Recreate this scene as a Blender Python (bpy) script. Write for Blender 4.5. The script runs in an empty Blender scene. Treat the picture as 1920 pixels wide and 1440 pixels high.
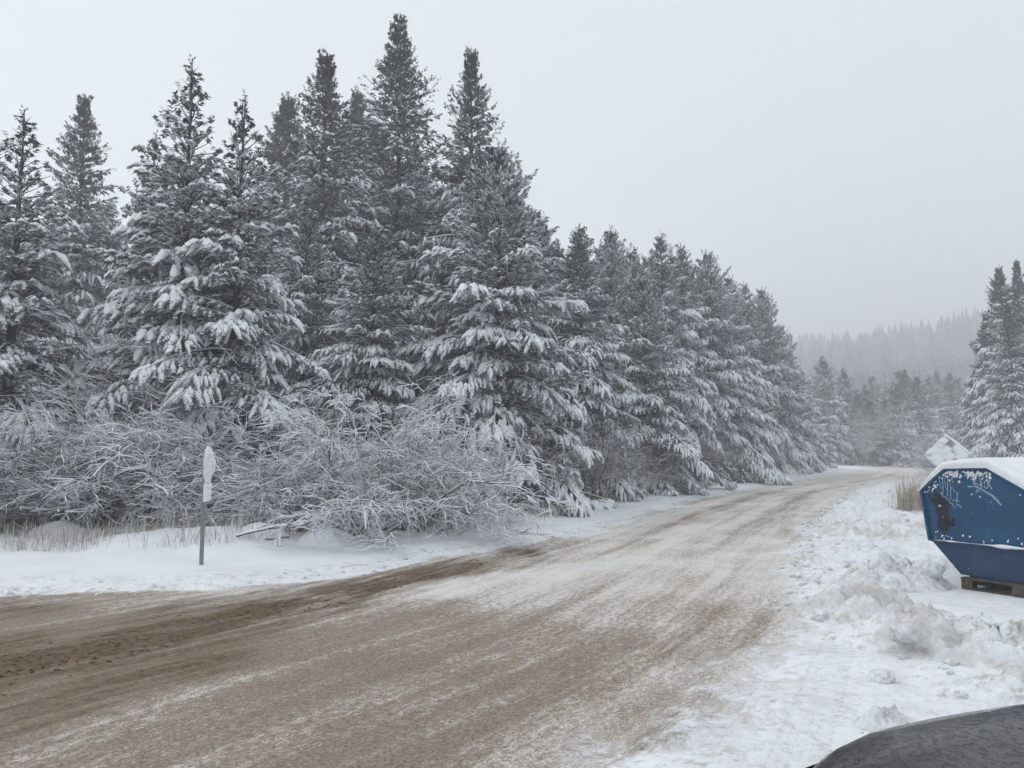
import bpy, bmesh, math, random
import numpy as np
R = math.radians
sc = bpy.context.scene

# ------------------------------------------------------------------ camera
F, HC = 1387.0, 1.8                      # focal length in photo pixels, eye height in metres
PITCH = math.atan(130 / F)
cd = bpy.data.cameras.new('camera'); cam = bpy.data.objects.new('camera', cd)
sc.collection.objects.link(cam); sc.camera = cam
cam.location = (0, 0, HC); cam.rotation_euler = (R(90) + PITCH, 0, 0)
cd.sensor_width = 36; cd.lens = 36 * F / 1920; cd.clip_start = 0.05; cd.clip_end = 5000

# ------------------------------------------------------------------ sky and sun (overcast)
SUN_EL, SUN_AZ = R(48), R(-65)           # azimuth measured from +Y towards +X
w = bpy.data.worlds.new('World'); sc.world = w; w.use_nodes = True
nt = w.node_tree; nt.nodes.clear()
out = nt.nodes.new('ShaderNodeOutputWorld'); bg = nt.nodes.new('ShaderNodeBackground')
sky = nt.nodes.new('ShaderNodeTexSky'); sky.sky_type = 'NISHITA'; sky.sun_disc = False
sky.sun_elevation = SUN_EL; sky.sun_rotation = SUN_AZ; sky.dust_density = 4.0; sky.air_density = 1.0
hs = nt.nodes.new('ShaderNodeHueSaturation'); hs.inputs['Saturation'].default_value = 0.25
mx = nt.nodes.new('ShaderNodeMix'); mx.data_type = 'RGBA'; mx.inputs[0].default_value = 0.88
mx.inputs[7].default_value = (7.7, 8.15, 8.6, 1)      # flat cloud layer over the clear sky
nt.links.new(sky.outputs[0], hs.inputs['Color']); nt.links.new(hs.outputs[0], mx.inputs[6])
nt.links.new(mx.outputs[2], bg.inputs[0]); bg.inputs[1].default_value = 0.10
nt.links.new(bg.outputs[0], out.inputs[0])
sd_ = bpy.data.lights.new('sun', 'SUN'); sd_.energy = 1.5; sd_.angle = R(50); sd_.color = (1, 0.98, 0.95)
sun = bpy.data.objects.new('sun', sd_); sc.collection.objects.link(sun)
sun.rotation_euler = (R(90) - SUN_EL, 0, -SUN_AZ + math.pi)
sun.location = (0, 0, 40)
vs = sc.view_settings; vs.view_transform = 'Standard'; vs.look = 'None'; vs.gamma = 1; vs.exposure = 0.08
vs.use_curve_mapping = False
cy = sc.cycles
cy.max_bounces = 6; cy.diffuse_bounces = 3; cy.glossy_bounces = 2; cy.transmission_bounces = 3
cy.volume_bounces = 3; cy.transparent_max_bounces = 4; cy.use_denoising = True; cy.use_adaptive_sampling = True; cy.adaptive_threshold = 0.02
cy.sample_clamp_indirect = 8; cy.caustics_reflective = False; cy.caustics_refractive = False
HAZE_DENSITY = 0.0035

# ------------------------------------------------------------------ helpers
C = sc.collection
rng = np.random.default_rng(7)
def ray(px, py):
    x = (px - 960) / F; y = -(py - 720) / F
    c, s = math.cos(PITCH), math.sin(PITCH)
    return np.array([x, c - s * y, s + c * y])
def G(px, py, z=0.0):
    r = ray(px, py); t = (z - HC) / r[2]; return r[0] * t, r[1] * t
def D(px, py, d):
    r = ray(px, py); t = d / r[1]; return r[0] * t, d, HC + r[2] * t

_tab = np.random.default_rng(3).permutation(256); _val = np.random.default_rng(4).random(256)
def vnoise(x, y, seed=0):
    x = np.asarray(x, float) + seed * 17.31; y = np.asarray(y, float) + seed * 9.77
    xi = np.floor(x).astype(int); yi = np.floor(y).astype(int); fx = x - xi; fy = y - yi
    fx = fx * fx * fx * (fx * (fx * 6 - 15) + 10); fy = fy * fy * fy * (fy * (fy * 6 - 15) + 10)
    h = lambda a, b: _val[_tab[(_tab[a & 255] + b) & 255]]
    a = h(xi, yi); b = h(xi + 1, yi); c = h(xi, yi + 1); d = h(xi + 1, yi + 1)
    return (a + (b - a) * fx) * (1 - fy) + (c + (d - c) * fx) * fy
def fbm(x, y, octv=4, seed=0, gain=0.5):
    s = 0; a = 1; t = 0
    for i in range(octv):
        s = s + a * vnoise(x * 2 ** i, y * 2 ** i, seed + i); t += a; a *= gain
    return s / t
def billow(x, y, octv=4, seed=0, gain=0.55):
    s = 0; a = 1; t = 0
    for i in range(octv):
        s = s + a * np.abs(2 * vnoise(x * 2 ** i, y * 2 ** i, seed + i) - 1); t += a; a *= gain
    return s / t
def sstep(a, b, x):
    t = np.clip((x - a) / (b - a), 0, 1); return t * t * (3 - 2 * t)

def mesh_np(name, V, Fs, mat=None, smooth=False, attrs=None):
    if not isinstance(Fs, list): Fs = [Fs]
    Fs = [np.asarray(f, np.int32) for f in Fs if len(f)]
    me = bpy.data.meshes.new(name)
    V = np.asarray(V, np.float32); me.vertices.add(len(V)); me.vertices.foreach_set('co', V.ravel())
    lo = np.concatenate([f.ravel() for f in Fs]); me.loops.add(len(lo)); me.loops.foreach_set('vertex_index', lo)
    tot = np.concatenate([np.full(len(f), f.shape[1], np.int32) for f in Fs])
    st = np.concatenate([[0], np.cumsum(tot)[:-1]]).astype(np.int32)
    me.polygons.add(len(tot)); me.polygons.foreach_set('loop_start', st); me.polygons.foreach_set('loop_total', tot)
    me.polygons.foreach_set('use_smooth', np.full(len(tot), smooth))
    me.update(calc_edges=True)
    for k, a in (attrs or {}).items():
        at = me.attributes.new(k, 'FLOAT', 'POINT'); at.data.foreach_set('value', np.asarray(a, np.float32))
    if mat: me.materials.append(mat)
    return me
def link(name, me, parent=None, loc=None, kind=None):
    o = bpy.data.objects.new(name, me); C.objects.link(o)
    if parent: o.parent = parent
    if loc is not None: o.location = loc
    if kind: o['kind'] = kind
    return o
def empty(name, loc=(0, 0, 0), rz=0.0):
    o = bpy.data.objects.new(name, None); C.objects.link(o); o.location = loc; o.rotation_euler = (0, 0, rz)
    o.empty_display_size = 0.3
    return o
def tag(o, label, cat, group=None):
    o['label'] = label; o['category'] = cat
    if group: o['group'] = group
    return o

def tubes(P, Rr, sides=4, cap=False):
    """P (N,K,3) polylines, Rr (N,K) radii -> verts, quads"""
    N, K, _ = P.shape
    t = np.gradient(P, axis=1); t /= np.linalg.norm(t, axis=2, keepdims=True) + 1e-9
    ref = np.where(np.abs(t[..., 2:3]) > 0.9, np.array([1.0, 0, 0]), np.array([0, 0, 1.0]))
    s = np.cross(t, ref); s /= np.linalg.norm(s, axis=2, keepdims=True) + 1e-9
    u = np.cross(s, t)
    a = np.arange(sides) * 2 * math.pi / sides
    V = P[:, :, None, :] + Rr[:, :, None, None] * (np.cos(a)[None, None, :, None] * s[:, :, None, :] + np.sin(a)[None, None, :, None] * u[:, :, None, :])
    idx = np.arange(N * K * sides).reshape(N, K, sides)
    a0 = idx[:, :-1, :]; a1 = idx[:, 1:, :]
    q = np.stack([a0, np.roll(a0, -1, 2), np.roll(a1, -1, 2), a1], -1).reshape(-1, 4)
    return V.reshape(-1, 3), q
def join(parts):
    Vs, Fs, off = [], {}, 0
    for V, f in parts:
        Vs.append(V)
        Fs.setdefault(f.shape[1], []).append(f + off); off += len(V)
    return np.concatenate(Vs), [np.concatenate(v) for v in Fs.values()]
def box_vf(c, s, rz=0.0, rx=0.0):
    x, y, z = [v / 2 for v in s]
    V = np.array([(-x, -y, -z), (x, -y, -z), (x, y, -z), (-x, y, -z), (-x, -y, z), (x, -y, z), (x, y, z), (-x, y, z)], float)
    if rx:
        cx, sx = math.cos(rx), math.sin(rx); V = V @ np.array([[1, 0, 0], [0, cx, -sx], [0, sx, cx]]).T
    if rz:
        cz, sz = math.cos(rz), math.sin(rz); V = V @ np.array([[cz, -sz, 0], [sz, cz, 0], [0, 0, 1]]).T
    Fq = np.array([(0, 3, 2, 1), (4, 5, 6, 7), (0, 1, 5, 4), (1, 2, 6, 5), (2, 3, 7, 6), (3, 0, 4, 7)])
    return V + np.array(c), Fq

# ------------------------------------------------------------------ materials
class NM:
    def __init__(s, name, rough=0.8):
        s.m = bpy.data.materials.new(name); s.m.use_nodes = True; s.t = s.m.node_tree
        s.b = s.t.nodes['Principled BSDF']; s.b.inputs['Roughness'].default_value = rough
        s.b.inputs['Specular IOR Level'].default_value = 0.25
    def n(s, typ, **k):
        n = s.t.nodes.new('ShaderNode' + typ)
        for a, v in k.items(): setattr(n, a, v)
        return n
    def l(s, a, b): s.t.links.new(a, b)
    def attr(s, name): return s.n('Attribute', attribute_name=name).outputs['Fac']
    def pos(s, obj=False):
        return s.n('TexCoord').outputs['Object'] if obj else s.n('NewGeometry').outputs['Position']
    def noise(s, vec, scale, detail=3, rough=0.55, dist=0.0):
        n = s.n('TexNoise'); n.inputs['Scale'].default_value = scale; n.inputs['Detail'].default_value = detail
        n.inputs['Roughness'].default_value = rough; n.inputs['Distortion'].default_value = dist
        s.l(vec, n.inputs['Vector']); return n.outputs['Fac']
    def mapp(s, vec, scale=(1, 1, 1), rot=(0, 0, 0)):
        n = s.n('Mapping'); n.inputs['Scale'].default_value = scale; n.inputs['Rotation'].default_value = rot
        s.l(vec, n.inputs['Vector']); return n.outputs[0]
    def ramp(s, fac, a, b, lo=0.0, hi=1.0):
        n = s.n('MapRange', clamp=True); n.interpolation_type = 'SMOOTHSTEP'
        for i, v in enumerate((a, b, lo, hi)): n.inputs[i + 1].default_value = v
        s.l(fac, n.inputs[0]); return n.outputs[0]
    def math(s, op, a, b=None, clamp=False):
        n = s.n('Math', operation=op, use_clamp=clamp)
        for i, v in enumerate((a, b)):
            if v is None: continue
            if isinstance(v, (int, float)): n.inputs[i].default_value = v
            else: s.l(v, n.inputs[i])
        return n.outputs[0]
    def mix(s, fac, a, b):
        n = s.n('Mix', data_type='RGBA')
        for i, v in ((0, fac), (6, a), (7, b)):
            if isinstance(v, (int, float)): n.inputs[i].default_value = v
            elif isinstance(v, tuple): n.inputs[i].default_value = (*v, 1)
            else: s.l(v, n.inputs[i])
        return n.outputs[2]
    def xyz(s, x, y, z=0.0):
        n = s.n('CombineXYZ')
        for i, v in enumerate((x, y, z)):
            if isinstance(v, (int, float)): n.inputs[i].default_value = v
            else: s.l(v, n.inputs[i])
        return n.outputs[0]
    def bump(s, h, strength=0.5, dist=0.02):
        n = s.n('Bump'); n.inputs['Strength'].default_value = strength; n.inputs['Distance'].default_value = dist
        s.l(h, n.inputs['Height']); s.l(n.outputs[0], s.b.inputs['Normal'])
    def col(s, c):
        if isinstance(c, tuple): s.b.inputs['Base Color'].default_value = (*c, 1)
        else: s.l(c, s.b.inputs['Base Color'])
        return s.m
def plain(name, c, var=0.25, scale=8, rough=0.8, obj=True):
    q = NM(name, rough); f = q.noise(q.pos(obj), scale, 4)
    k = tuple(v * (1 - var) for v in c); k2 = tuple(min(1, v * (1 + var)) for v in c)
    return q.col(q.mix(q.ramp(f, 0.3, 0.7), k, k2))

SNOW = (0.84, 0.87, 0.91)
def make_ground_mat():
    q = NM('snow_and_sanded_road', 0.75)
    p = q.pos(); u = q.attr('ru'); v = q.attr('rv'); road = q.attr('road'); mud = q.attr('mud'); brown = q.attr('brown'); dirt = q.attr('dirt'); tread = q.attr('tread')
    uv = q.xyz(u, v)
    st1 = q.noise(q.mapp(uv, (0.10, 1.5, 1)), 1.0, 5, 0.6, 0.5)
    st2 = q.noise(q.mapp(uv, (0.28, 3.8, 1)), 1.0, 4, 0.65, 0.3)
    blot = q.noise(p, 0.7, 4, 0.6)
    sp = q.ramp(q.noise(q.mapp(uv, (0.6, 1.0, 1)), 17, 4, 0.75), 0.34, 0.68)
    sp2 = q.ramp(q.noise(p, 60, 3, 0.7), 0.34, 0.68)
    # white compacted snow on the sand: streaks along the tracks + speckle
    a = q.math('ADD', q.math('MULTIPLY', st1, 1.0), q.math('MULTIPLY', st2, 0.85))
    a = q.math('ADD', a, q.math('MULTIPLY', blot, 0.6))
    a = q.math('ADD', a, q.math('MULTIPLY', sp, 0.34)); a = q.math('ADD', a, q.math('MULTIPLY', sp2, 0.36))
    a = q.math('SUBTRACT', a, q.math('MULTIPLY', brown, 0.42))
    wht = q.ramp(a, 0.92, 1.58)
    sandn = q.noise(p, 38, 4, 0.8)
    sand = q.mix(q.ramp(sandn, 0.3, 0.72), (0.165, 0.127, 0.093), (0.42, 0.345, 0.27))
    pack = q.mix(q.ramp(blot, 0.3, 0.7), (0.74, 0.70, 0.65), (0.80, 0.78, 0.76))
    rc = q.mix(wht, sand, pack)
    mudm = q.ramp(q.math('ADD', mud, q.math('MULTIPLY', q.math('SUBTRACT', q.noise(q.mapp(uv, (0.35, 2.6, 1)), 1.6, 5, 0.7), 0.5), 1.9)), 0.28, 1.0)
    mudc = q.mix(q.ramp(q.noise(p, 14, 5, 0.75), 0.3, 0.7), (0.055, 0.034, 0.019), (0.22, 0.15, 0.088))
    rc = q.mix(mudm, rc, mudc)
    # snow
    sn = q.mix(q.ramp(q.noise(p, 1.3, 4), 0.3, 0.7), (0.80, 0.83, 0.87), (0.87, 0.89, 0.92))
    dn = q.noise(p, 9, 6, 0.8)
    dm = q.math('MULTIPLY', q.ramp(dn, 0.46, 0.74), dirt)
    gr = q.math('MULTIPLY', q.ramp(q.noise(p, 1.9, 6, 0.75), 0.45, 0.68), dirt)
    sn = q.mix(q.math('MULTIPLY', gr, 0.55), sn, (0.53, 0.51, 0.47))
    sn = q.mix(q.math('MULTIPLY', dm, 0.8), sn, (0.30, 0.25, 0.19))
    # ragged transition between the two
    e = q.math('ADD', road, q.math('MULTIPLY', q.math('SUBTRACT', q.noise(p, 3.0, 6, 0.75), 0.5), 1.1))
    e = q.math('ADD', e, q.math('MULTIPLY', q.math('SUBTRACT', sp, 0.5), 0.35))
    em = q.ramp(e, 0.32, 0.72)
    c = q.mix(em, sn, rc)
    # bump: grit on the road, soft crust on the snow, tread blocks in the wheel track
    tu = q.attr('tu'); tv = q.attr('tv')
    br = q.n('TexBrick'); br.inputs['Scale'].default_value = 1.0; br.inputs['Mortar Size'].default_value = 0.012
    br.inputs['Brick Width'].default_value = 0.10; br.inputs['Row Height'].default_value = 0.055; br.inputs['Mortar Smooth'].default_value = 0.3
    q.l(q.xyz(tv, tu), br.inputs['Vector'])
    tr = q.math('MULTIPLY', q.math('MULTIPLY', br.outputs['Fac'], tread), -4.0)
    hgt = q.math('ADD', q.math('MULTIPLY', sp2, 0.6), q.math('MULTIPLY', sandn, 0.8))
    hgt = q.math('MULTIPLY', hgt, q.math('ADD', q.math('MULTIPLY', em, 0.8), 0.35))
    hgt = q.math('ADD', hgt, tr)
    hgt = q.math('ADD', hgt, q.math('MULTIPLY', q.noise(p, 11, 4), 0.8))
    hgt = q.math('ADD', hgt, q.math('MULTIPLY', q.math('MULTIPLY', st2, em), 1.0))
    q.bump(hgt, 0.55, 0.018)
    return q.col(c)
M = {}
M['ground'] = make_ground_mat()

def snow_mat(name='snow', dirty=0.0):
    q = NM(name, 0.7); p = q.pos()
    c = q.mix(q.ramp(q.noise(p, 2.5, 4), 0.3, 0.7), (0.80, 0.83, 0.87), (0.88, 0.90, 0.93))
    if dirty:
        d = q.ramp(q.noise(p, 6, 7, 0.85), 0.46, 0.68)
        c = q.mix(q.math('MULTIPLY', d, dirty), c, (0.34, 0.29, 0.22))
        g = q.ramp(q.noise(p, 1.7, 5, 0.7), 0.42, 0.66)
        c = q.mix(q.math('MULTIPLY', g, dirty * 0.75), c, (0.50, 0.475, 0.43))
    q.bump(q.math('ADD', q.noise(p, 30, 5, 0.7), q.math('MULTIPLY', q.noise(p, 9, 3), 1.2)), 0.6, 0.02)
    return q.col(c)
M['snow'] = snow_mat(); M['dirty_snow'] = snow_mat('ploughed_snow', 0.85)
M['tree_snow'] = NM('bough_snow', 0.8).col((0.86, 0.885, 0.915))
def needle_mat():
    q = NM('frosted_needles', 0.75); f = q.attr('frost')
    oi = q.n('ObjectInfo').outputs['Random']
    base = q.mix(oi, (0.016, 0.024, 0.021), (0.026, 0.032, 0.026))
    return q.col(q.mix(f, base, (0.50, 0.53, 0.55)))
M['needle'] = needle_mat()
M['bark'] = plain('conifer_bark', (0.045, 0.038, 0.034), 0.4, 20)
M['twig'] = plain('bare_twig', (0.115, 0.092, 0.080), 0.35, 30)
M['grey_metal'] = plain('galvanised_metal', (0.22, 0.23, 0.24), 0.15, 30, 0.5)
def grass_mat():
    q = NM('dry_grass', 0.85); f = q.attr('frost')
    return q.col(q.mix(f, (0.32, 0.245, 0.165), (0.74, 0.75, 0.76)))
M['grass'] = grass_mat()

# ------------------------------------------------------------------ terrain
def poly_sample(pts, step=0.8):
    pts = np.array(pts, float); n = len(pts)
    P = np.vstack([2 * pts[0] - pts[1], pts, 2 * pts[-1] - pts[-2]]); o = []
    for i in range(1, n):
        k = max(2, int(np.linalg.norm(P[i + 1] - P[i]) / step)); t = np.linspace(0, 1, k, endpoint=False)[:, None]
        a, b, c, d = P[i - 1], P[i], P[i + 1], P[i + 2]
        o.append(0.5 * ((2 * b) + (-a + c) * t + (2 * a - 5 * b + 4 * c - d) * t ** 2 + (-a + 3 * b - 3 * c + d) * t ** 3))
    return np.vstack(o + [pts[-1:]])
CENTRE = poly_sample([(-26, -33), (-8, -4), (-2.4, 5), (-.2, 8), (2.7, 14), (7.6, 24), (13.8, 36), (26, 55), (51, 92), (80, 112), (125, 126), (220, 140)], 2.5)
LEFT = [(220, 144), (125, 130), (78, 115.5), (48.5, 94), (23.4, 56.5), (11.2, 36.3), (4.9, 23.6), (1.36, 16.2), (-1.2, 13.0), (-2.7, 11.0), (-4.4, 9.9), (-6.6, 9.7), (-12, 10.4), (-26, 13), (-60, 20)]
RIGHT = [(220, 136), (125, 121.6), (82, 108), (53.6, 90), (28.5, 53.5), (17.2, 37.0), (7.7, 19.6), (4.5, 12.2), (2.7, 8.0), (1.65, 6.4), (.6, 4.6), (-1.2, 1.9), (-4.5, -4), (-22, -34)]
POLY = np.vstack([poly_sample(LEFT, 3), [(-60, -34)], poly_sample(RIGHT, 3)[::-1]])
def seg_dist(x, y, P, closed=False):
    A = P; B = np.roll(P, -1, 0)
    if not closed: A, B = P[:-1], P[1:]
    best = np.full(x.shape, 1e9); u = np.zeros_like(x); v = np.zeros_like(x); acc = 0.0
    for a, b in zip(A, B):
        d = b - a; L = math.hypot(*d)
        if L < 1e-6: continue
        d = d / L
        t = np.clip((x - a[0]) * d[0] + (y - a[1]) * d[1], 0, L)
        dx = x - a[0] - t * d[0]; dy = y - a[1] - t * d[1]; dd = np.hypot(dx, dy)
        m = dd < best
        best = np.where(m, dd, best); u = np.where(m, acc + t, u)
        v = np.where(m, dd * np.sign(d[0] * (y - a[1]) - d[1] * (x - a[0])), v); acc += L
    return best, u, v
def inside(x, y, P):
    c = np.zeros(x.shape, bool)
    for a, b in zip(P, np.roll(P, -1, 0)):
        if a[1] == b[1]: continue
        m = ((a[1] > y) != (b[1] > y)) & (x < (b[0] - a[0]) * (y - a[1]) / (b[1] - a[1]) + a[0]); c ^= m
    return c
def road_sd(x, y):
    d, _, _ = seg_dist(x, y, POLY, True); return np.where(inside(x, y, POLY), d, -d)
MUD1 = np.array([G(-120, 1295), G(0, 1252), G(160, 1232), G(330, 1190), G(480, 1150), G(640, 1125), G(780, 1085), G(900, 1052), G(1075, 1014)])
def hill(x, y):
    d = np.hypot(x, y); az = np.degrees(np.arctan2(x, y))
    rise = sstep(140, 560, d) * (66 + 12 * sstep(24, 38, az) - 20 * sstep(50, 120, np.abs(az)))
    rise = rise + sstep(520, 880, d) * 46 * sstep(20, 36, az)
    return rise * (0.88 + 0.24 * fbm(x / 120, y / 120, 3, 20))
def gheight(x, y, sd=None):
    x = np.asarray(x, float); y = np.asarray(y, float)
    if sd is None: sd = road_sd(x, y)
    off = -sd
    sn = sstep(-0.1, 0.9, off)
    h = sn * 0.09
    h += sn * 0.10 * (fbm(x * 0.45, y * 0.45, 3, 5) - 0.4)
    left = (x < 0.52 * y - 3.5) & (y > 3)
    h += np.where(left, sstep(1.3, 3.6, off) * (0.36 * (fbm(x * 0.6, y * 0.6, 4, 9) - 0.25) + 0.10 * billow(x * 1.6, y * 1.6, 4, 12)), 0)
    h += np.where(left, 0.16 * np.exp(-((x + 6.1) / 1.6) ** 2 - ((y - 13.6) / 0.6) ** 2), 0)
    # clods and scrape marks on the ploughed side strip
    right = ~left
    strip = right * sstep(0.15, 0.7, off) * (1 - sstep(3.0, 6.5, off)) * (y > 0) * sstep(1.4, 2.6, np.hypot(x - 2.0, y - 1.5))
    strip = strip * (1 - 0.88 * sstep(2.6, 1.3, off) * sstep(9.5, 7.5, y))
    pal = np.hypot(x - 6.0, y - 8.9); strip = strip * sstep(1.2, 2.4, pal)
    h += strip * 0.42 * np.maximum(0, billow(x * 1.5, y * 1.5, 6, 30, 0.62) - 0.30)
    near = (np.hypot(x, y) < 60)
    h += near * right * sstep(-0.35, -0.02, -np.abs(off - 0.25)) * 0.07 * vnoise(x * 6, y * 6, 41)
    h += near * sstep(0.0, 0.5, sd) * (0.02 * fbm(x * 1.2, y * 1.2, 4, 50) + 0.012 * vnoise(x * 7, y * 7, 51))
    return h + hill(x, y)
gx1 = lambda x, y: float(gheight(np.array([x]), np.array([y]))[0])

def build_ground():
    fa = np.linspace(R(-44), R(44), 560); ba = np.linspace(R(44), R(316), 90)[1:-1]
    ang = np.concatenate([fa, ba]); na = len(ang)
    rad = np.concatenate([[0.05, 0.6, 1.2, 1.8], np.geomspace(2.4, 60, 310), np.geomspace(60, 960, 60)[1:]]); nr = len(rad)
    RR, AA = np.meshgrid(rad, ang, indexing='ij'); x = (RR * np.sin(AA)).ravel(); y = (RR * np.cos(AA)).ravel()
    sd = road_sd(x, y)
    dc, u, v = seg_dist(x, y, CENTRE)
    z = gheight(x, y, sd)
    near = sstep(70, 30, np.hypot(x, y))
    wob = (fbm(x * 0.7, y * 0.7, 5, 60, 0.6) - 0.5) * 1.5
    wd_ = 0.4 + 0.9 * sstep(8.5, 6, y) * sstep(-1, 0.5, x)
    road = sstep(-wd_, wd_, sd + wob * near)
    mb, mu, mv = seg_dist(x, y, MUD1)
    wd = (0.45 + 1.0 * sstep(14, 0, mu)) * (0.30 + 1.5 * fbm(mu * 0.6, mv * 0.8, 4, 65))
    mud = np.exp(-(mb / wd) ** 2) * (0.55 + 0.6 * fbm(mu * 0.9, mv * 1.5, 3, 66)) * sstep(mu.max(), mu.max() - 2.5, mu)
    mud = np.maximum(mud, 0.62 * np.exp(-((x + 6.3) / 1.8) ** 2 - ((y - 8.6) / 0.8) ** 2) * (0.5 + fbm(x * 1.5, y * 2.5, 3, 69)))
    rut = np.exp(-(np.minimum(np.abs(mv - 0.12), np.abs(mv + 0.3)) / 0.10) ** 2) * (mb < 0.8)
    z = z - 0.035 * rut * vnoise(mu * 0.5, mv * 0, 67) + 0.012 * mud * (billow(x * 7, y * 7, 3, 68) - 0.3)
    dist = np.hypot(x, y)
    brown = 1.35 - 1.05 * sstep(6.5, 14, y + 0.9 * (x + 1)) + 0.35 * sstep(-1, -6, x) - 0.6 * sstep(30, 60, dist) * 0.3
    brown += np.where(v < -1.2, 0.25 * sstep(14, 7, y), 0) - 0.9 * sstep(1.4, 0.2, sd) * sstep(9, 5, y)
    brown += 0.55 * np.exp(-((np.abs(v) - 0.9) / 0.35) ** 2) * sstep(10, 16, y)
    # snowier apron between the junction mouth and the verge on the left
    brown -= 0.85 * np.exp(-((y - 9.6 - 0.15 * (x + 4)) / 1.0) ** 2) * sstep(-7.5, -3.5, x) * sstep(1, -1, x)
    dirt = np.where(x > 0.52 * y - 3.5, sstep(5.5, 0.2, -sd) * (0.75 + 0.6 * sstep(0.9, 0.0, -sd)), sstep(1.6, 0.0, -sd) * 1.0)
    dirt = np.where(x > 0.52 * y - 3.5, dirt, dirt * (0.35 + 1.3 * vnoise(u * 0.35, sd * 7, 71)))
    t0 = np.array(G(1490, 1470)); t1 = np.array(G(1600, 1150)); td = t1 - t0; tl = np.hypot(*td); td /= tl
    tu = (x - t0[0]) * td[0] + (y - t0[1]) * td[1]; tv = -(x - t0[0]) * td[1] + (y - t0[1]) * td[0]
    tread = sstep(0.16, 0.12, np.abs(tv)) + sstep(0.13, 0.10, np.abs(tv - 0.55)) * 0.7
    tread *= (dist < 9) * (dist > 3); z = z - 0.012 * tread
    V = np.stack([x, y, z], 1)
    i = np.arange(nr * na).reshape(nr, na); j = np.roll(i, -1, 1)
    q = np.stack([i[:-1], i[1:], j[1:], j[:-1]], -1).reshape(-1, 4)
    q = np.concatenate([q]); isr = road[q].mean(1) > 0.5
    at = dict(road=road, mud=mud, ru=u, rv=v, brown=brown, dirt=dirt, tread=tread, tu=tu, tv=tv)
    for nm, sel in (('snowy_ground', ~isr), ('road', isr)):
        f = q[sel]; us, inv = np.unique(f, return_inverse=True)
        me = mesh_np(nm, V[us], inv.reshape(-1, 4), M['ground'], True, {k: a[us] for k, a in at.items()})
        link(nm, me, kind='structure')
build_ground()

# ------------------------------------------------------------------ conifers
def finger_templates(nn, seed):
    r = np.random.default_rng(seed); T = []
    for k in range(4):
        xb = np.sort(r.uniform(0.0, 0.95, nn)); ph = r.uniform(0, 2 * math.pi, nn)
        ln = r.uniform(0.75, 1.2, nn); hw = 0.32
        V = np.zeros((nn, 3, 3))
        c, s = np.cos(ph), np.sin(ph)
        V[:, 0] = np.stack([xb - 0.03, -s * hw, c * hw], 1); V[:, 1] = np.stack([xb + 0.03, s * hw, -c * hw], 1)
        V[:, 2] = np.stack([xb + r.uniform(0.10, 0.3, nn), c * ln, s * ln], 1)
        T.append((V.reshape(-1, 3), np.arange(nn * 3).reshape(nn, 3)))
    return T
def snow_templates(seed, rings=4):
    r = np.random.default_rng(seed); T = []
    for k in range(5):
        x = np.linspace(-0.04, 1.06, rings); x[1:-1] += r.uniform(-0.08, 0.08, rings - 2)
        pr = np.interp(x, [-0.04, 0.3, 0.75, 1.06], [0.40, 0.9, 0.95, 0.42]) * r.uniform(0.7, 1.25, rings)
        V = np.stack([np.stack([x, -pr * 0.62, 0.02 - 0.12 * pr], 1), np.stack([x, r.uniform(-.15, .15, rings), 0.18 + 0.52 * pr], 1),
                      np.stack([x, pr * 0.62, 0.02 - 0.12 * pr], 1), np.stack([x, 0 * x, 0.02 - 0.05 * pr], 1)], 1)
        i = np.arange(rings * 4).reshape(rings, 4); a0, a1 = i[:-1], i[1:]
        q = np.stack([a0, a1, np.roll(a1, -1, 1), np.roll(a0, -1, 1)], -1).reshape(-1, 4)
        q = np.vstack([q, i[-1:, ::1]])
        T.append((V.reshape(-1, 3), q))
    return T
NEED_HI, NEED_LO = finger_templates(8, 1), finger_templates(7, 2)
SN_HI, SN_LO = snow_templates(1, 3), snow_templates(2, 3)
def instance(T, O, Dr, L, W, droop, r, extra=None):
    """place templates along fingers -> V, faces, per-vertex extra"""
    N = len(O); ch = r.integers(0, len(T), N)
    Dr = Dr / (np.linalg.norm(Dr, axis=1, keepdims=True) + 1e-9)
    ref = np.where(np.abs(Dr[:, 2:3]) > 0.93, np.array([1.0, 0, 0]), np.array([0, 0, 1.0]))
    S = np.cross(Dr, ref); S /= np.linalg.norm(S, axis=1, keepdims=True); U = np.cross(S, Dr)
    Vs, Fs, Es, off = [], [], [], 0
    for k, (tv, tf) in enumerate(T):
        m = ch == k; n = m.sum()
        if not n: continue
        x, y, z = tv[:, 0], tv[:, 1], tv[:, 2]
        P = O[m][:, None, :] + Dr[m][:, None, :] * (x[None, :] * L[m][:, None])[..., None] + S[m][:, None, :] * (y[None, :] * W[m][:, None])[..., None] + U[m][:, None, :] * (z[None, :] * W[m][:, None])[..., None]
        P[..., 2] -= (droop[m] * L[m])[:, None] * np.clip(x, 0, 1.2)[None, :] ** 2
        Vs.append(P.reshape(-1, 3)); Fs.append((tf[None] + (np.arange(n) * len(tv))[:, None, None] + off).reshape(-1, tf.shape[1])); off += n * len(tv)
        if extra is not None: Es.append(np.repeat(extra[m], len(tv)))
    return np.concatenate(Vs), np.concatenate(Fs), (np.concatenate(Es) if extra is not None else None)

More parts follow.
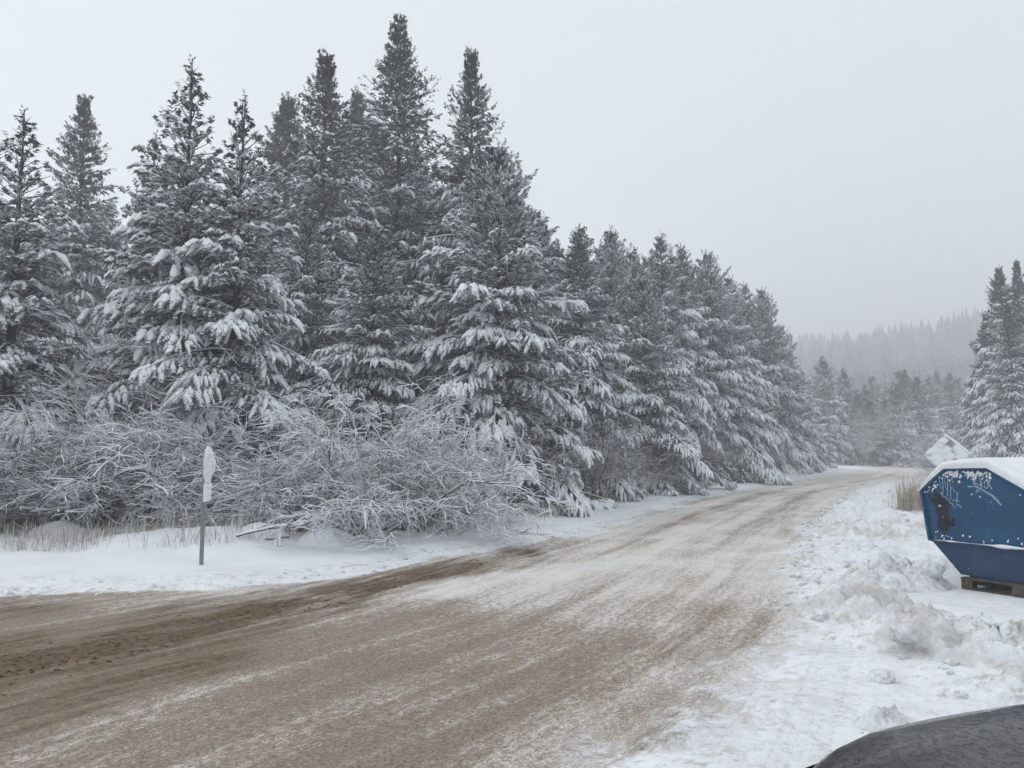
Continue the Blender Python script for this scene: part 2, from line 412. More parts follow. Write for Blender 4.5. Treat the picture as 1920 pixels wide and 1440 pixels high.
def conifer(seed, H, Rad, z0=0.6, style='spruce', dens=1.0, snow=0.6, frost=0.25, lod=0, power=0.8, gap=0.36, bare_top=0.0, fsize=1.0, top_load=0.1, load_pow=0.9):
    r = np.random.default_rng(seed)
    bt = r.uniform(0, 2 * math.pi)
    B = []
    z = z0
    while z < H - 0.35:
        rel = (z - z0) / (H - z0)
        nb = r.integers(4, 7) if rel < 0.85 else r.integers(3, 6)
        for a in range(nb):
            bt += 2 * math.pi / nb + r.normal(0, 0.25)
            L = Rad * max(0.05, (1 - rel)) ** power * r.uniform(0.55, 1.12) * (0.74 + 0.5 * float(vnoise(z * 0.7, (bt % 6.283) * 0.9, seed)))
            if r.random() < 0.07: L *= 1.18
            if rel < 0.12: L *= 0.75 + 2 * rel
            B.append((z + r.normal(0, 0.09), bt, max(L * (1 - 0.35 * float(sstep(0.8, 1.0, rel))), 0.28 if bare_top else 0.10), rel))
        z += gap * (1.0 - (0.45 if bare_top else 0.6) * rel) * r.uniform(0.75, 1.25); bt += 0.7
    B = np.array(B); n = len(B); bz, ba, bL, rel = B.T
    pine = style == 'pine'
    lo = 1 - rel
    load = np.clip(snow * (top_load + (1.12 - top_load) * lo ** load_pow) + r.normal(0, 0.2, n), 0, 1)
    load = np.where(r.random(n) < 0.16, load * 0.25, load)
    if pine: elev = np.radians(np.interp(rel, [0, 0.35, 0.7, 1], [-4, 14, 38, 62]) + r.normal(0, 7, n)); dr = np.interp(rel, [0, .5, 1], [0.42, 0.30, 0.02]) * (0.5 + load)
    else: elev = np.radians(np.interp(rel, [0, 0.4, 0.8, 1], [-6, 6, 22, 48]) + r.normal(0, 6, n)); dr = np.interp(rel, [0, .5, 1], [0.40, 0.34, 0.04]) * (0.55 + 0.8 * load)
    hx, hy = np.cos(ba), np.sin(ba)
    def pos(b, t):
        out_ = bL[b] * t * np.cos(elev[b]) * (1 - 0.08 * t * dr[b])
        zz = bz[b] + bL[b] * (np.sin(elev[b]) * t - dr[b] * t ** 2 + (0.10 if pine else 0.13) * t ** 4 * (1 - 0.6 * load[b]))
        zz = np.maximum(zz, 0.22 + 0.25 * (1 - t) * bL[b] * 0.3)
        return np.stack([hx[b] * out_, hy[b] * out_, zz], -1)
    K = 5 if lod == 0 else 4
    bb = np.repeat(np.arange(n)[:, None], K, 1); tt = np.repeat(np.linspace(0, 1, K)[None], n, 0)
    BP = pos(bb, tt); br = (0.012 + 0.011 * bL)[:, None] * np.linspace(1, 0.25, K)[None]
    wood = [tubes(BP, br, 3)]
    zt = np.linspace(-0.3, H, 9); sway = np.cumsum(r.normal(0, 0.018, (9, 2)), 0)
    TP = np.stack([sway[:, 0], sway[:, 1], zt], 1)[None]; tr = (0.011 * H + 0.03) * np.linspace(1.1, 0.06, 9)[None]
    wood.append(tubes(TP, tr, 9))
    # fingers: short shoots filling each flat bough
    fs = (1.15 if lod == 0 else 1.8) * fsize
    nf = np.maximum(8 if bare_top else (14 if pine else 19), (dens * (4 + 12.0 * bL + 6.6 * bL ** 2) / fs ** 1.4)).astype(int)
    b = np.repeat(np.arange(n), nf); N = len(b)
    t = 1 - (1 - 0.06) * r.random(N) ** 1.05
    t = np.where(rel[b] > 0.75, r.uniform(0.05, 1, N), t)
    lat = (0.33 * bL[b] * (1 - t) ** 0.8 + 0.08) * r.random(N) ** 0.8
    sgn = np.where(r.random(N) < 0.5, -1.0, 1.0)
    base = pos(b, t)
    side = np.stack([-hy[b], hx[b], np.zeros(N)], 1) * sgn[:, None]
    fwd = pos(b, np.minimum(t + 0.05, 1.05)) - pos(b, t - 0.05); fwd /= np.linalg.norm(fwd, axis=1, keepdims=True)
    O = base + side * lat[:, None] + fwd * (lat * 0.45)[:, None]
    O[:, 2] -= lat * (0.18 + 0.30 * load[b]) + np.abs(r.normal(0, 0.035, N)) * (1 + bL[b] * 0.4)
    fl = np.clip(load[b] + r.normal(0, 0.2, N), 0, 1) * (0.55 + 0.45 * t)
    fl = fl * (1 - sstep(0.66, 0.85, rel[b]) * (0.9 if bare_top else 0.5))
    spread = r.uniform(0.25, 1.0, N) * np.where(lat < 0.05, 0.8, 1)
    Dr = fwd * 0.8 + side * spread[:, None] + r.normal(0, 0.16, (N, 3))
    Dr[:, 2] += (0.12 if not pine else 0.20) - 0.40 * fl
    if pine: Dr[:, 2] += np.interp(rel[b], [0.5, 0.8, 1], [0, 0.75, 1.5])
    else: Dr[:, 2] += np.interp(rel[b], [0.7, 1], [0, 0.5])
    Lf = r.uniform(0.17, 0.36, N) * fs * (1.12 if pine else 1.0) * np.interp(rel[b], [0, 0.5, 0.85, 1], [1.0, 0.85, 0.6, 0.32])
    W = r.uniform(0.075, 0.120, N) * fs ** 0.75 * np.interp(rel[b], [0, 0.5, 1], [1, 0.95, 0.7]) * (1.2 if pine else 1.0)
    if bare_top:
        keep = r.random(N) > bare_top * sstep(0.45, 0.8, rel[b])
        sel = np.where(keep)[0]
        O, Dr, Lf, W, fl, b, N = O[sel], Dr[sel], Lf[sel], W[sel], fl[sel], b[sel], len(sel)
        W = W * (1 + 0.35 * sstep(0.45, 0.8, rel[b]))
    droop = 0.12 + 0.55 * fl * r.uniform(0.5, 1.3, N)
    droop = np.where(rel[b] > 0.75, droop * 0.25, droop)
    fr = np.clip(frost * (0.45 + 1.0 * r.random(N)) + 0.28 * fl - 0.08 * sstep(0.6, 1.0, rel[b]), 0, 0.85) * (1 - (0 if pine else 0.3) * sstep(0.5, 0.75, rel[b])) * np.where(r.random(N) < 0.35, 0.35, 1)
    # leader
    nl = 10; lz = np.linspace(H - 0.9, H - 0.05, nl); la = r.uniform(0, 6.28, nl)
    O = np.concatenate([O, np.stack([0 * lz + sway[-1, 0], 0 * lz + sway[-1, 1], lz], 1)])
    Dr = np.concatenate([Dr, np.stack([np.cos(la) * 0.35, np.sin(la) * 0.35, np.full(nl, 1.0)], 1)])
    Lf = np.concatenate([Lf, np.full(nl, 0.22)]); W = np.concatenate([W, np.full(nl, 0.05)]); droop = np.concatenate([droop, np.zeros(nl)])
    fl = np.concatenate([fl, np.zeros(nl)]); fr = np.concatenate([fr, np.full(nl, frost * 0.4)])
    V, Ft, E = instance(NEED_HI if lod == 0 else NEED_LO, O, Dr, Lf, W, droop, r, fr)
    crown = mesh_np('crown', V, Ft, M['needle'], False, {'frost': E})
    s = fl > 0.30
    V2, F2, _ = instance(SN_HI if lod == 0 else SN_LO, O[s] + np.array([0, 0, 0.012]), Dr[s], Lf[s] * (0.75 + 0.4 * fl[s]), W[s] * (0.50 + 1.40 * fl[s]), droop[s], r)
    # snow lying along the branches themselves
    hb = load > 0.45
    if hb.any():
        off = np.zeros_like(BP[hb]); off[..., 2] = br[hb] * 0.9
        V3, F3 = tubes(BP[hb] + off, br[hb] * 0.9 + 0.006, 3)
        V2, F2l = join([(V2, F2), (V3, F3)])
    else: F2l = [F2]
    sm = mesh_np('snow_load', V2, F2l, M['tree_snow'], True)
    Vw, Fw = join(wood); tm = mesh_np('trunk', Vw, Fw, M['bark'], True)
    return dict(trunk=tm, crown=crown, snow_load=sm, H=H, R=Rad)

ARCH = {
    'pineA': conifer(11, 12, 3.0, 0.7, 'pine', 0.80, 1.0, 0.32, gap=0.42, bare_top=0.74, power=0.72, fsize=0.74, top_load=0.45),
    'pineB': conifer(12, 12, 3.2, 0.6, 'pine', 0.80, 1.0, 0.34, gap=0.40, bare_top=0.40, power=0.72, fsize=0.74, top_load=0.45),
    'spruceA': conifer(21, 20, 5.3, 1.0, 'spruce', 0.70, 0.90, 0.30, power=0.76, gap=0.42, fsize=1.12, top_load=0.12, load_pow=1.15),
    'spruceB': conifer(22, 18, 4.9, 1.0, 'spruce', 0.72, 0.95, 0.30, power=0.74, gap=0.40, fsize=1.10, top_load=0.12, load_pow=1.1),
    'denseA': conifer(31, 13, 4.2, 0.6, 'pine', 0.80, 1.05, 0.40, top_load=0.5, power=0.55, gap=0.42, fsize=0.78),
    'denseB': conifer(32, 13, 4.0, 0.5, 'spruce', 0.80, 1.05, 0.36, top_load=0.5, power=0.62, gap=0.40, fsize=0.78),
    'small': conifer(41, 3.6, 1.3, 0.25, 'spruce', 0.9, 0.95, 0.25, gap=0.2, power=0.7, fsize=0.6),
    'midP': conifer(51, 13, 4.0, 0.8, 'pine', 1.1, 0.95, 0.38, lod=1, power=0.52, gap=0.48, top_load=0.4),
    'midQ': conifer(53, 13, 3.8, 0.8, 'pine', 1.1, 0.95, 0.38, lod=1, power=0.48, gap=0.48, top_load=0.4),
    'midS': conifer(52, 16, 4.4, 0.8, 'spruce', 1.1, 0.75, 0.28, lod=1, power=0.70, gap=0.48, top_load=0.1, load_pow=1.2),
}
def place_tree(kind, name, px, ty, d, label, group=None, ws=1.0, rz=None, h=None):
    x, y, zt = D(px, ty, d); zb = gx1(x, y)
    a = ARCH[kind]; hh = h or (zt - zb); s = hh / a['H']
    o = empty(name, (x, y, zb - 0.05), random.uniform(0, 6.28) if rz is None else rz)
    w_ = (s * 0.45 + 0.55) * ws; o.scale = (w_, w_, s)
    tag(o, label, 'tree', group)
    for k in ('trunk', 'crown', 'snow_load'):
        c = link(k, a[k], o)
    return o
random.seed(5)
NEAR = [
    ('pineB', 'pine_tree', -95, 300, 18.5, 'snow laden pine cut off by the left edge of the picture', 1.0),
    ('pineA', 'pine_tree', 48, 203, 17.2, 'dark topped pine nearest the left edge, with drooping snowy boughs', 1.1),
    ('spruceB', 'spruce_tree', 160, 178, 34, 'lone narrow grey spruce rising behind the leftmost pines', 0.85),
    ('pineB', 'pine_tree', 292, 250, 23.5, 'bushy frosted pine just left of the tall open topped pine', 0.95),
    ('pineA', 'pine_tree', 362, 108, 18.6, 'tall pine with open bristly top rising above the small road sign', 1.05),
    ('pineA', 'pine_tree', 457, 175, 18.2, 'slim pine with bottle brush top and heavily snowed right hand boughs', 1.0),
    ('midS', 'spruce_tree', 540, 176, 43, 'pale hazy spruce left of the broad spruces in the middle', 1.1),
    ('spruceB', 'spruce_tree', 612, 98, 29, 'dark blunt topped spruce left of the tallest spruce', 1.0),
    ('midS', 'spruce_tree', 672, 165, 46, 'thin hazy spruce tip showing between two dark spruces', 1.0),
    ('spruceA', 'spruce_tree', 750, 28, 32, 'tallest dark spruce of the whole forest edge', 1.05),
    ('spruceB', 'spruce_tree', 884, 92, 31, 'slender pointed spruce right of the tallest one', 0.82),
    ('denseA', 'pine_tree', 935, 265, 22.5, 'broad snow laden pine whose long boughs hang towards the road bend', 1.0),
    ('denseB', 'spruce_tree', 700, 420, 22.5, 'full spruce with heavy white boughs in front of the tallest spruce', 0.95),
    ('denseB', 'spruce_tree', 575, 395, 25, 'dark skirted spruce behind the slim bottle brush pine', 0.85),
    ('denseA', 'pine_tree', 1000, 395, 30, 'greenish pine stepping down right of the broad snow laden pine', 0.85),
    ('denseB', 'spruce_tree', 1086, 418, 28.5, 'white tiered spruce with a thin bare leader above the roadside brush', 0.9),
    ('denseA', 'pine_tree', 1145, 425, 35, 'round topped frosted pine right of the thin leader spruce', 0.85),
    ('denseB', 'spruce_tree', 1238, 436, 36, 'pine with a thin spire and visible trunk halfway along the treeline', 0.75),
    ('denseA', 'pine_tree', 1205, 520, 32.5, 'low broad pine with white tiers in front of the thin spire', 0.85),
    ('denseB', 'pine_tree', 1278, 455, 44, 'frosted pine right of the thin spire in the treeline', 0.9),
    ('denseA', 'pine_tree', 1325, 468, 46, 'wide flat tiered pine along the road right of the thin spire', 0.95),
    ('denseA', 'pine_tree', 1366, 515, 51, 'sloping shouldered pine just before the notch in the treeline', 0.85),
    ('denseB', 'pine_tree', 1396, 527, 61, 'hazy narrow pine standing in the notch of the treeline', 0.75),
    ('denseA', 'pine_tree', 1428, 538, 62, 'hazy broad pine after the notch in the treeline', 0.95),
    ('denseA', 'pine_tree', 1462, 610, 70, 'dim grey pine sloping down near the road end', 0.9),
    ('denseB', 'pine_tree', 1500, 690, 82, 'small dim pine last but one before the road disappears', 0.85),
    ('denseA', 'pine_tree', 1540, 735, 94, 'faint last pine of the left treeline by the road bend', 0.8),
    ('small', 'young_spruce', 1032, 775, 21.5, 'small snowy young spruce at the foot of the treeline', 1.0),
    ('small', 'young_spruce', 480, 760, 17.2, 'young snowy conifer crouching among shrubs right of the sign', 1.2),
]
for k, nm, px, ty, d, lb, ws in NEAR: place_tree(k, nm, px, ty, d, lb, ws=ws)
RIGHTS = [
    ('midS', 1872, 497, 52, 'frosted pine with three pronged top above the blue container', 0.72),
    ('spruceB', 1905, 488, 50, 'tall grey pine at the right edge behind the container', 0.72),
    ('midS', 1848, 590, 55, 'leaning outer pine on the left flank of the right hand stand', 0.72),
    ('spruceB', 1888, 570, 46, 'dense pine low in front of the right hand stand', 0.72),
    ('spruceA', 1950, 470, 48, 'pine mostly cut off by the right edge of the picture', 0.8),
    ('midS', 1828, 690, 60, 'shortest pine at the left foot of the right hand stand', 0.62),
]
for px, ty, d in ((2010, 480, 50), (2080, 500, 46), (2150, 470, 54), (2230, 520, 47), (2330, 490, 52), (2450, 480, 50), (2600, 500, 55)):
    place_tree('midS', 'pine_tree', px, ty, d, 'pine of the right hand stand beyond the picture edge', 'right hand stand outside the picture', 0.85)
for k, px, ty, d, lb, ws in RIGHTS: place_tree(k, 'pine_tree', px, ty, d, lb, ws=ws)
ENV = np.array([(-260, 330), (-40, 360), (120, 380), (230, 345), (330, 330), (500, 330), (620, 250), (720, 220), (860, 260), (940, 330), (1040, 455), (1140, 465), (1250, 480), (1350, 530), (1420, 590), (1490, 690)], float)
px = -150.0
while px < 1470:
    for row in range(2):
        p = px + random.uniform(-18, 18); d = random.uniform(38, 46) + row * 12 + max(0, (p - 1050) * 0.055)
        ty = np.interp(p, ENV[:, 0], ENV[:, 1]) + (random.uniform(12, 80) + (15 if row == 0 else 0) if p < 960 else random.uniform(-12, 30))
        place_tree(random.choice(['midP', 'midQ', 'midS']), 'conifer', p, ty, d, 'hazy conifer in the back rows of the left hand forest', 'back rows of the left forest', 1.0)
    px += 62 if px < 960 else 44
px = 1530.0
for row in range(11):
    d = 102 + row * 15
    for px in np.arange(1490 + row * 3, 1835, 19 - 0.5 * row):
        p = px + random.uniform(-9, 9)
        x, y, _ = D(p, 850, d)
        if road_sd(np.array([x]), np.array([y]))[0] > -2.5: continue
        place_tree(random.choice(['midP', 'midQ', 'midS']), 'conifer', p, 0, d + random.uniform(-5, 5), 'faint grey conifer in the fog beyond the road end', 'foggy trees beyond the road end', random.uniform(0.8, 1.1), h=random.uniform(9, 15))

# far wooded hillside: one mass in the fog
def hill_forest():
    r = np.random.default_rng(77); n = 5000
    az = np.radians(r.uniform(10, 64, n)); d = 225 + 640 * r.random(n) ** 0.9
    x = d * np.sin(az); y = d * np.cos(az)
    ok = (road_sd(x, y) < -4); x, y = x[ok], y[ok]; n = len(x); z = gheight(x, y)
    h = 6 + 12 * r.random(n) ** 0.8; rr = h * r.uniform(0.28, 0.40, n)
    tiers = 4; sd = 5; Vs = []; Fs = []; fr = []
    off = 0
    for k in range(tiers):
        zb = 0.04 + 0.22 * k; zt = min(1.0, zb + 0.40); rad = (1 - 0.82 * k / (tiers - 1)) * 1.0
        a = np.arange(sd) * 2 * math.pi / sd
        jit = r.uniform(0.65, 1.25, (n, sd)); ph = r.uniform(0, 6.28, n)
        ring = np.stack([x[:, None] + rr[:, None] * rad * jit * np.cos(a[None] + ph[:, None]), y[:, None] + rr[:, None] * rad * jit * np.sin(a[None] + ph[:, None]),
                         z[:, None] + h[:, None] * (zb + r.uniform(-0.03, 0.03, (n, sd)))], -1)
        top = np.stack([x, y, z + h * zt], -1)[:, None]
        V = np.concatenate([ring, top], 1); Vs.append(V.reshape(-1, 3))
        i = np.arange(n)[:, None] * (sd + 1) + off; j = np.arange(sd)
        Fs.append(np.stack([i + j, i + (j + 1) % sd, np.repeat(i + sd, sd, 1)], -1).reshape(-1, 3)); off += n * (sd + 1)
        f = np.full((n, sd + 1), 0.30); f[:, :sd] = 0.05 + 0.3 * r.random((n, sd)); fr.append(f.ravel())
    me = mesh_np('hillside_forest', np.concatenate(Vs), np.concatenate(Fs), M['needle'], False, {'frost': np.concatenate(fr)})
    o = link('hillside_forest', me, kind='stuff'); tag(o, 'dense conifer forest fading into fog on the far hillside', 'forest')
hill_forest()

# ------------------------------------------------------------------ bare shrubs with snow on every twig
def shrub(seed, H, W, stems=16, kids=(7, 6), arch=0.6, snow=0.9, twig_r=0.009, up=1.0, lean=0.0):
    r = np.random.default_rng(seed)
    K = 5; t = np.linspace(0, 1, K)
    def level(base, dr, L, arch_):
        n = len(base); P = base[:, None, :] + dr[:, None, :] * (L[:, None] * t[None])[..., None]
        P[..., 2] -= (arch_ * L)[:, None] * t[None] ** 2
        wob = np.cumsum(r.normal(0, 0.055, (n, K, 3)), 1) * L[:, None, None]; wob[:, 0] = 0
        return P + wob
    a = r.uniform(0, 6.28, stems); tilt = r.uniform(0.15, 0.95, stems)
    base = np.stack([np.cos(a) * W * 0.16 * r.random(stems), np.sin(a) * W * 0.16 * r.random(stems), np.full(stems, -0.05)], 1)
    dr = np.stack([np.cos(a) * np.sin(tilt) + lean, np.sin(a) * np.sin(tilt), np.cos(tilt) * up], 1); dr /= np.linalg.norm(dr, axis=1, keepdims=True)
    L = r.uniform(0.7, 1.15, stems) * H * 1.2
    P = level(base, dr, L, arch * r.uniform(0.3, 0.9, stems)); allP = [P]; allR = [np.linspace(1, 0.35, K)[None] * (twig_r * 1.7 * (0.6 + L / L.max()))[:, None]]
    for lv, kk in enumerate(kids):
        n = len(P); pi = np.repeat(np.arange(n), kk); tt = r.uniform(0.25, 1.0, len(pi)) * (K - 1.001)
        i0 = tt.astype(int); f = (tt - i0)[:, None]
        b = P[pi, i0] * (1 - f) + P[pi, i0 + 1] * f; tg = P[pi, i0 + 1] - P[pi, i0]; tg /= np.linalg.norm(tg, axis=1, keepdims=True) + 1e-9
        d2 = tg + r.normal(0, 0.5, (len(pi), 3)); d2[:, 2] += 0.15; d2 /= np.linalg.norm(d2, axis=1, keepdims=True)
        L2 = np.maximum(L[pi] * r.uniform(0.32, 0.6, len(pi)), 0.12 * H / 2.2); L = L2
        P = level(b, d2, L2, r.uniform(0.05, 0.45, len(pi)) * (0.5 + arch)); P[..., 2] = np.maximum(P[..., 2], 0.02)
        allP.append(P); allR.append(np.linspace(1, 0.4, K)[None] * np.full((len(pi), 1), twig_r * (1.0, 0.6, 0.4)[lv]))
    allP[-1] = allP[-1][:, ::2]; allR[-1] = allR[-1][:, ::2]
    wv = []; sv = []
    for P, Rr in zip(allP, allR):
        wv.append(tubes(P, Rr, 3))
        slope = np.abs(np.gradient(P[..., 2], axis=1)) / (np.linalg.norm(np.gradient(P, axis=1), axis=2) + 1e-9)
        sr = (Rr * 0.8 + 0.0034) * snow * np.clip(1.3 - slope, 0.2, 1)
        sr *= r.uniform(0.4, 1.5, (len(P), 1)) * (0.6 + 0.8 * r.random(P.shape[:2]))
        Ps = P.copy(); Ps[..., 2] += Rr * 0.75 + sr * 0.55
        sv.append(tubes(Ps, sr, 3))
    Vw, Fw = join(wv); Vs, Fs = join(sv)
    return dict(branches=mesh_np('branches', Vw, Fw, M['twig'], True), snow_load=mesh_np('snow_load', Vs, Fs, M['tree_snow'], True), H=H)
SH = {
    'arch': shrub(61, 2.3, 3.0, 26, (6, 5, 5), 0.5, 1.6, 0.0075),
    'round': shrub(62, 2.2, 2.4, 18, (6, 6, 5), 0.25, 1.9, 0.0075, up=1.7),
    'sapling': shrub(63, 4.6, 2.4, 5, (14, 6, 4), 0.22, 1.2, 0.012, up=3.0),
    'wide': shrub(64, 2.2, 3.0, 13, (7, 6, 5), 0.6, 1.6, 0.0105),
    'thicket': shrub(65, 1.9, 2.6, 30, (5, 4, 3), 0.15, 0.6, 0.008, up=2.0),
}
def place_shrub(kind, px, d, h, label, group=None, ws=1.0, rz=None, name='bare_shrub'):
    x, y, _ = D(px, 850, d); a = SH[kind]; s = h / a['H']
    o = empty(name, (x, y, gx1(x, y)), random.uniform(0, 6.28) if rz is None else rz); o.scale = (s * ws, s * ws, s)
    tag(o, label, 'sapling' if 'sapling' in name else 'shrub', group)
    for k in ('branches', 'snow_load'): link(k, a[k], o)
    return o
SHR = [
    ('arch', 690, 15.4, 2.5, 'big arching bare shrub with white twigs in front of the dark spruces', 1.05, 'bare_shrub'),
    ('arch', 590, 15.4, 1.5, 'tangled bare shrub left of the big arching shrub', 1.1, 'bare_shrub'),
    ('arch', 790, 16.0, 1.9, 'arching pale shrub whose twigs sweep right over the verge', 1.1, 'bare_shrub'),
    ('round', 860, 18.0, 1.3, 'reddish twiggy shrub right of the big arching shrub', 1.3, 'bare_shrub'),
    ('wide', 490, 15.4, 1.15, 'wide snow coated shrub right behind the small road sign', 1.4, 'bare_shrub'),
    ('round', 315, 15.8, 2.0, 'spreading snow coated shrub left behind the small road sign', 1.25, 'bare_shrub'),
    ('round', 190, 15.6, 1.5, 'low upright frosted shrub well left of the sign', 1.3, 'bare_shrub'),
    ('round', 95, 15.8, 1.8, 'dense white twigged shrub near the left edge', 1.2, 'bare_shrub'),
    ('round', -20, 15.0, 1.6, 'bare shrub cut by the left edge of the picture', 1.4, 'bare_shrub'),
    ('sapling', 250, 17.4, 3.6, 'thin leaning sapling with white branches between the left pines', 1.2, 'bare_sapling'),
    ('sapling', 120, 17.4, 3.0, 'frosted sapling below the leftmost pine boughs', 1.4, 'bare_sapling'),
    ('round', 400, 17.0, 1.8, 'twiggy shrub in the dark gap above the sign', 1.4, 'bare_shrub'),
    ('thicket', 975, 20.5, 1.6, 'brown thicket left of the small young spruce', 1.2, 'bare_shrub'),
    ('thicket', 1100, 24.5, 1.7, 'brown thicket right of the small young spruce', 1.4, 'bare_shrub'),
    ('thicket', 1165, 27, 1.6, 'brown thicket under the white tiered spruce', 1.4, 'bare_shrub'),
    ('thicket', 1225, 31, 1.6, 'brown thicket under the low broad pine', 1.3, 'bare_shrub'),
    ('thicket', 1285, 36, 1.7, 'brown thicket under the wide flat tiered pine', 1.4, 'bare_shrub'),
    ('thicket', 1345, 42, 1.8, 'brown thicket before the notch of the treeline', 1.3, 'bare_shrub'),
    ('thicket', 1420, 52, 2.0, 'hazy brush below the broad pine after the notch', 1.4, 'bare_shrub'),
    ('sapling', 1748, 30, 2.2, 'dark bare bush standing beside the diamond sign', 0.9, 'bare_shrub'),
    ('sapling', 1660, 98, 7, 'faint bare tree left of the container in the fog', 0.9, 'bare_sapling'),
    ('sapling', 1615, 92, 5, 'faint bare tree near the far road bend', 0.9, 'bare_sapling'),
]
for k, px, d, h, lb, ws, nm in SHR: place_shrub(k, px, d, h, lb, ws=ws, name=nm)

def fallen_branch(px, py, L, ang, seed, label):
    r = np.random.default_rng(seed); x, y = G(px, py, 0.1); K = 8; t = np.linspace(0, 1, K)
    def line(b, a, L, el):
        P = np.stack([b[0] + np.cos(a) * L * t, b[1] + np.sin(a) * L * t, b[2] + el * L * t - 0.25 * L * t ** 2 * el], 1)
        return P + np.cumsum(r.normal(0, 0.02 * L, (K, 3)), 0)
    P = [line((0, 0, 0.05), ang, L, 0.15)]
    for i in range(14):
        j = r.integers(1, 7); P.append(line(P[0][j], ang + r.normal(0, 0.9), L * r.uniform(0.25, 0.6), r.uniform(0, 0.7)))
    P = np.stack(P); P[..., 2] = np.maximum(P[..., 2], 0.0)
    rr = np.linspace(1, 0.4, K)[None] * np.concatenate([[0.022], np.full(14, 0.012)])[:, None]
    Vw, Fw = tubes(P, rr, 5); Q = P.copy(); Q[..., 2] += rr * 0.9
    Vs, Fs = tubes(Q, rr * 0.9 + 0.006, 5)
    o = empty('fallen_branch', (x, y, gx1(x, y))); tag(o, label, 'branch')
    link('wood', mesh_np('wood', Vw, Fw, M['twig'], True), o); link('snow_load', mesh_np('snow_load', Vs, Fs, M['tree_snow'], True), o)
fallen_branch(440, 1036, 1.3, 0.35, 1, 'snow covered fallen branch just right of the sign post')
fallen_branch(470, 1010, 1.4, 2.6, 2, 'snow covered fallen branch behind the sign post')
fallen_branch(540, 1020, 1.3, 0.5, 3, 'snow covered dead limb left of a round snow hummock')

def hummock(px, py, sx, sy, h, label):
    x, y = G(px, py, 0.1); n, m = 22, 7; V = [(0, 0, h)]; Fq = []; tri = []
    for j in range(1, m + 1):
        q = j / m
        for i in range(n):
            a = i * 2 * math.pi / n; k = 1 + 0.15 * math.sin(2 * a + px) + 0.08 * math.sin(5 * a)
            V.append((sx * q * k * math.cos(a), sy * q * k * math.sin(a), h * (1 - q * q) - 0.06 * q))
    for i in range(n): tri.append((0, 1 + i, 1 + (i + 1) % n))
    for j in range(m - 1):
        for i in range(n):
            a = 1 + j * n + i; b = 1 + j * n + (i + 1) % n; Fq.append((a, a + n, b + n, b))
    o = link('snow_hummock', mesh_np('snow_hummock', V, [np.array(tri), np.array(Fq)], M['snow'], True), loc=(x, y, gx1(x, y) - 0.02)); tag(o, label, 'snow mound')
hummock(483, 1026, 0.55, 0.4, 0.20, 'smooth round snow hummock among branches right of the sign')
hummock(610, 1022, 0.6, 0.5, 0.3, 'broad snow hummock at the foot of the arching shrub')
hummock(110, 1010, 0.8, 0.5, 0.30, 'snow mound at the verge near the left edge')

# ------------------------------------------------------------------ dry grass
def grass(name, pts, h, label, seed, per=1, frost=0.45, spread=0.5, wid=0.006):
    r = np.random.default_rng(seed); n = len(pts)
    z = gheight(pts[:, 0], pts[:, 1]) - 0.02
    a = r.uniform(0, 6.28, n); hh = h * (0.3 + 0.85 * r.random(n) ** 1.3); ln = spread * hh * r.random(n)
    b = np.column_stack([pts, z]); s = np.column_stack([np.cos(a + 1.57), np.sin(a + 1.57), 0 * a]) * wid
    mid = b + np.column_stack([np.cos(a) * ln * 0.35, np.sin(a) * ln * 0.35, hh * 0.6])
    tip = b + np.column_stack([np.cos(a) * ln, np.sin(a) * ln, hh * (1 - 0.25 * spread * r.random(n))])
    V = np.stack([b - s, b + s, mid - s * 0.8, mid + s * 0.8, tip], 1).reshape(-1, 3)
    i = np.arange(n)[:, None] * 5
    q = i + np.array([[0, 1, 3, 2]]); tr = i + np.array([[2, 3, 4]])
    fr = np.repeat(np.where(r.random(n) < frost, r.uniform(0.5, 1, n), 0.08), 5)
    return mesh_np(name, V, [q, tr], M['grass'], False, {'frost': fr})
def verge_grass():
    r = np.random.default_rng(5); n = 150000
    x = r.uniform(-15, 14, n); y = r.uniform(11, 40, n); sd = -road_sd(x, y)
    lim = np.where(x < -1.5, 2.6, 1.7)
    ok = (sd > lim) & (sd < lim + 3.2) & (x < 0.52 * y - 3) & (np.abs(x / y) < 0.75) & (y > 12.5)
    ok &= r.random(n) < 0.16 + 1.2 * sstep(0.45, 0.7, fbm(x * 0.9, y * 0.9, 3, 90))
    me = grass('verge_grass', np.column_stack([x, y])[ok], 0.46, '', 6, frost=0.6, spread=1.0, wid=0.0045)
    o = link('verge_grass', me, kind='stuff'); tag(o, 'dry frosted grass along the foot of the forest edge', 'grass')
verge_grass()
def reeds(px, py, n, rad, h, label, seed, frost=0.2):
    r = np.random.default_rng(seed); x, y = G(px, py, 0.1)
    p = np.column_stack([r.normal(x, rad, n), r.normal(y, rad * 1.3, n)])
    me = grass('dry_reed_clump', p, h, '', seed, frost=frost, spread=0.7, wid=0.0045); me.transform(__import__('mathutils').Matrix.Translation((-x, -y, 0)))
    o = link('dry_reed_clump', me, loc=(x, y, 0)); tag(o, label, 'reeds')
reeds(1716, 962, 520, 0.26, 1.0, 'tall tan reed clump directly left of the blue container', 1)
reeds(1722, 945, 450, 0.30, 1.1, 'tan reeds behind the clump left of the container', 2)
reeds(1690, 990, 50, 0.45, 0.35, 'sparse low dry stalks in the snow left of the reeds', 3)

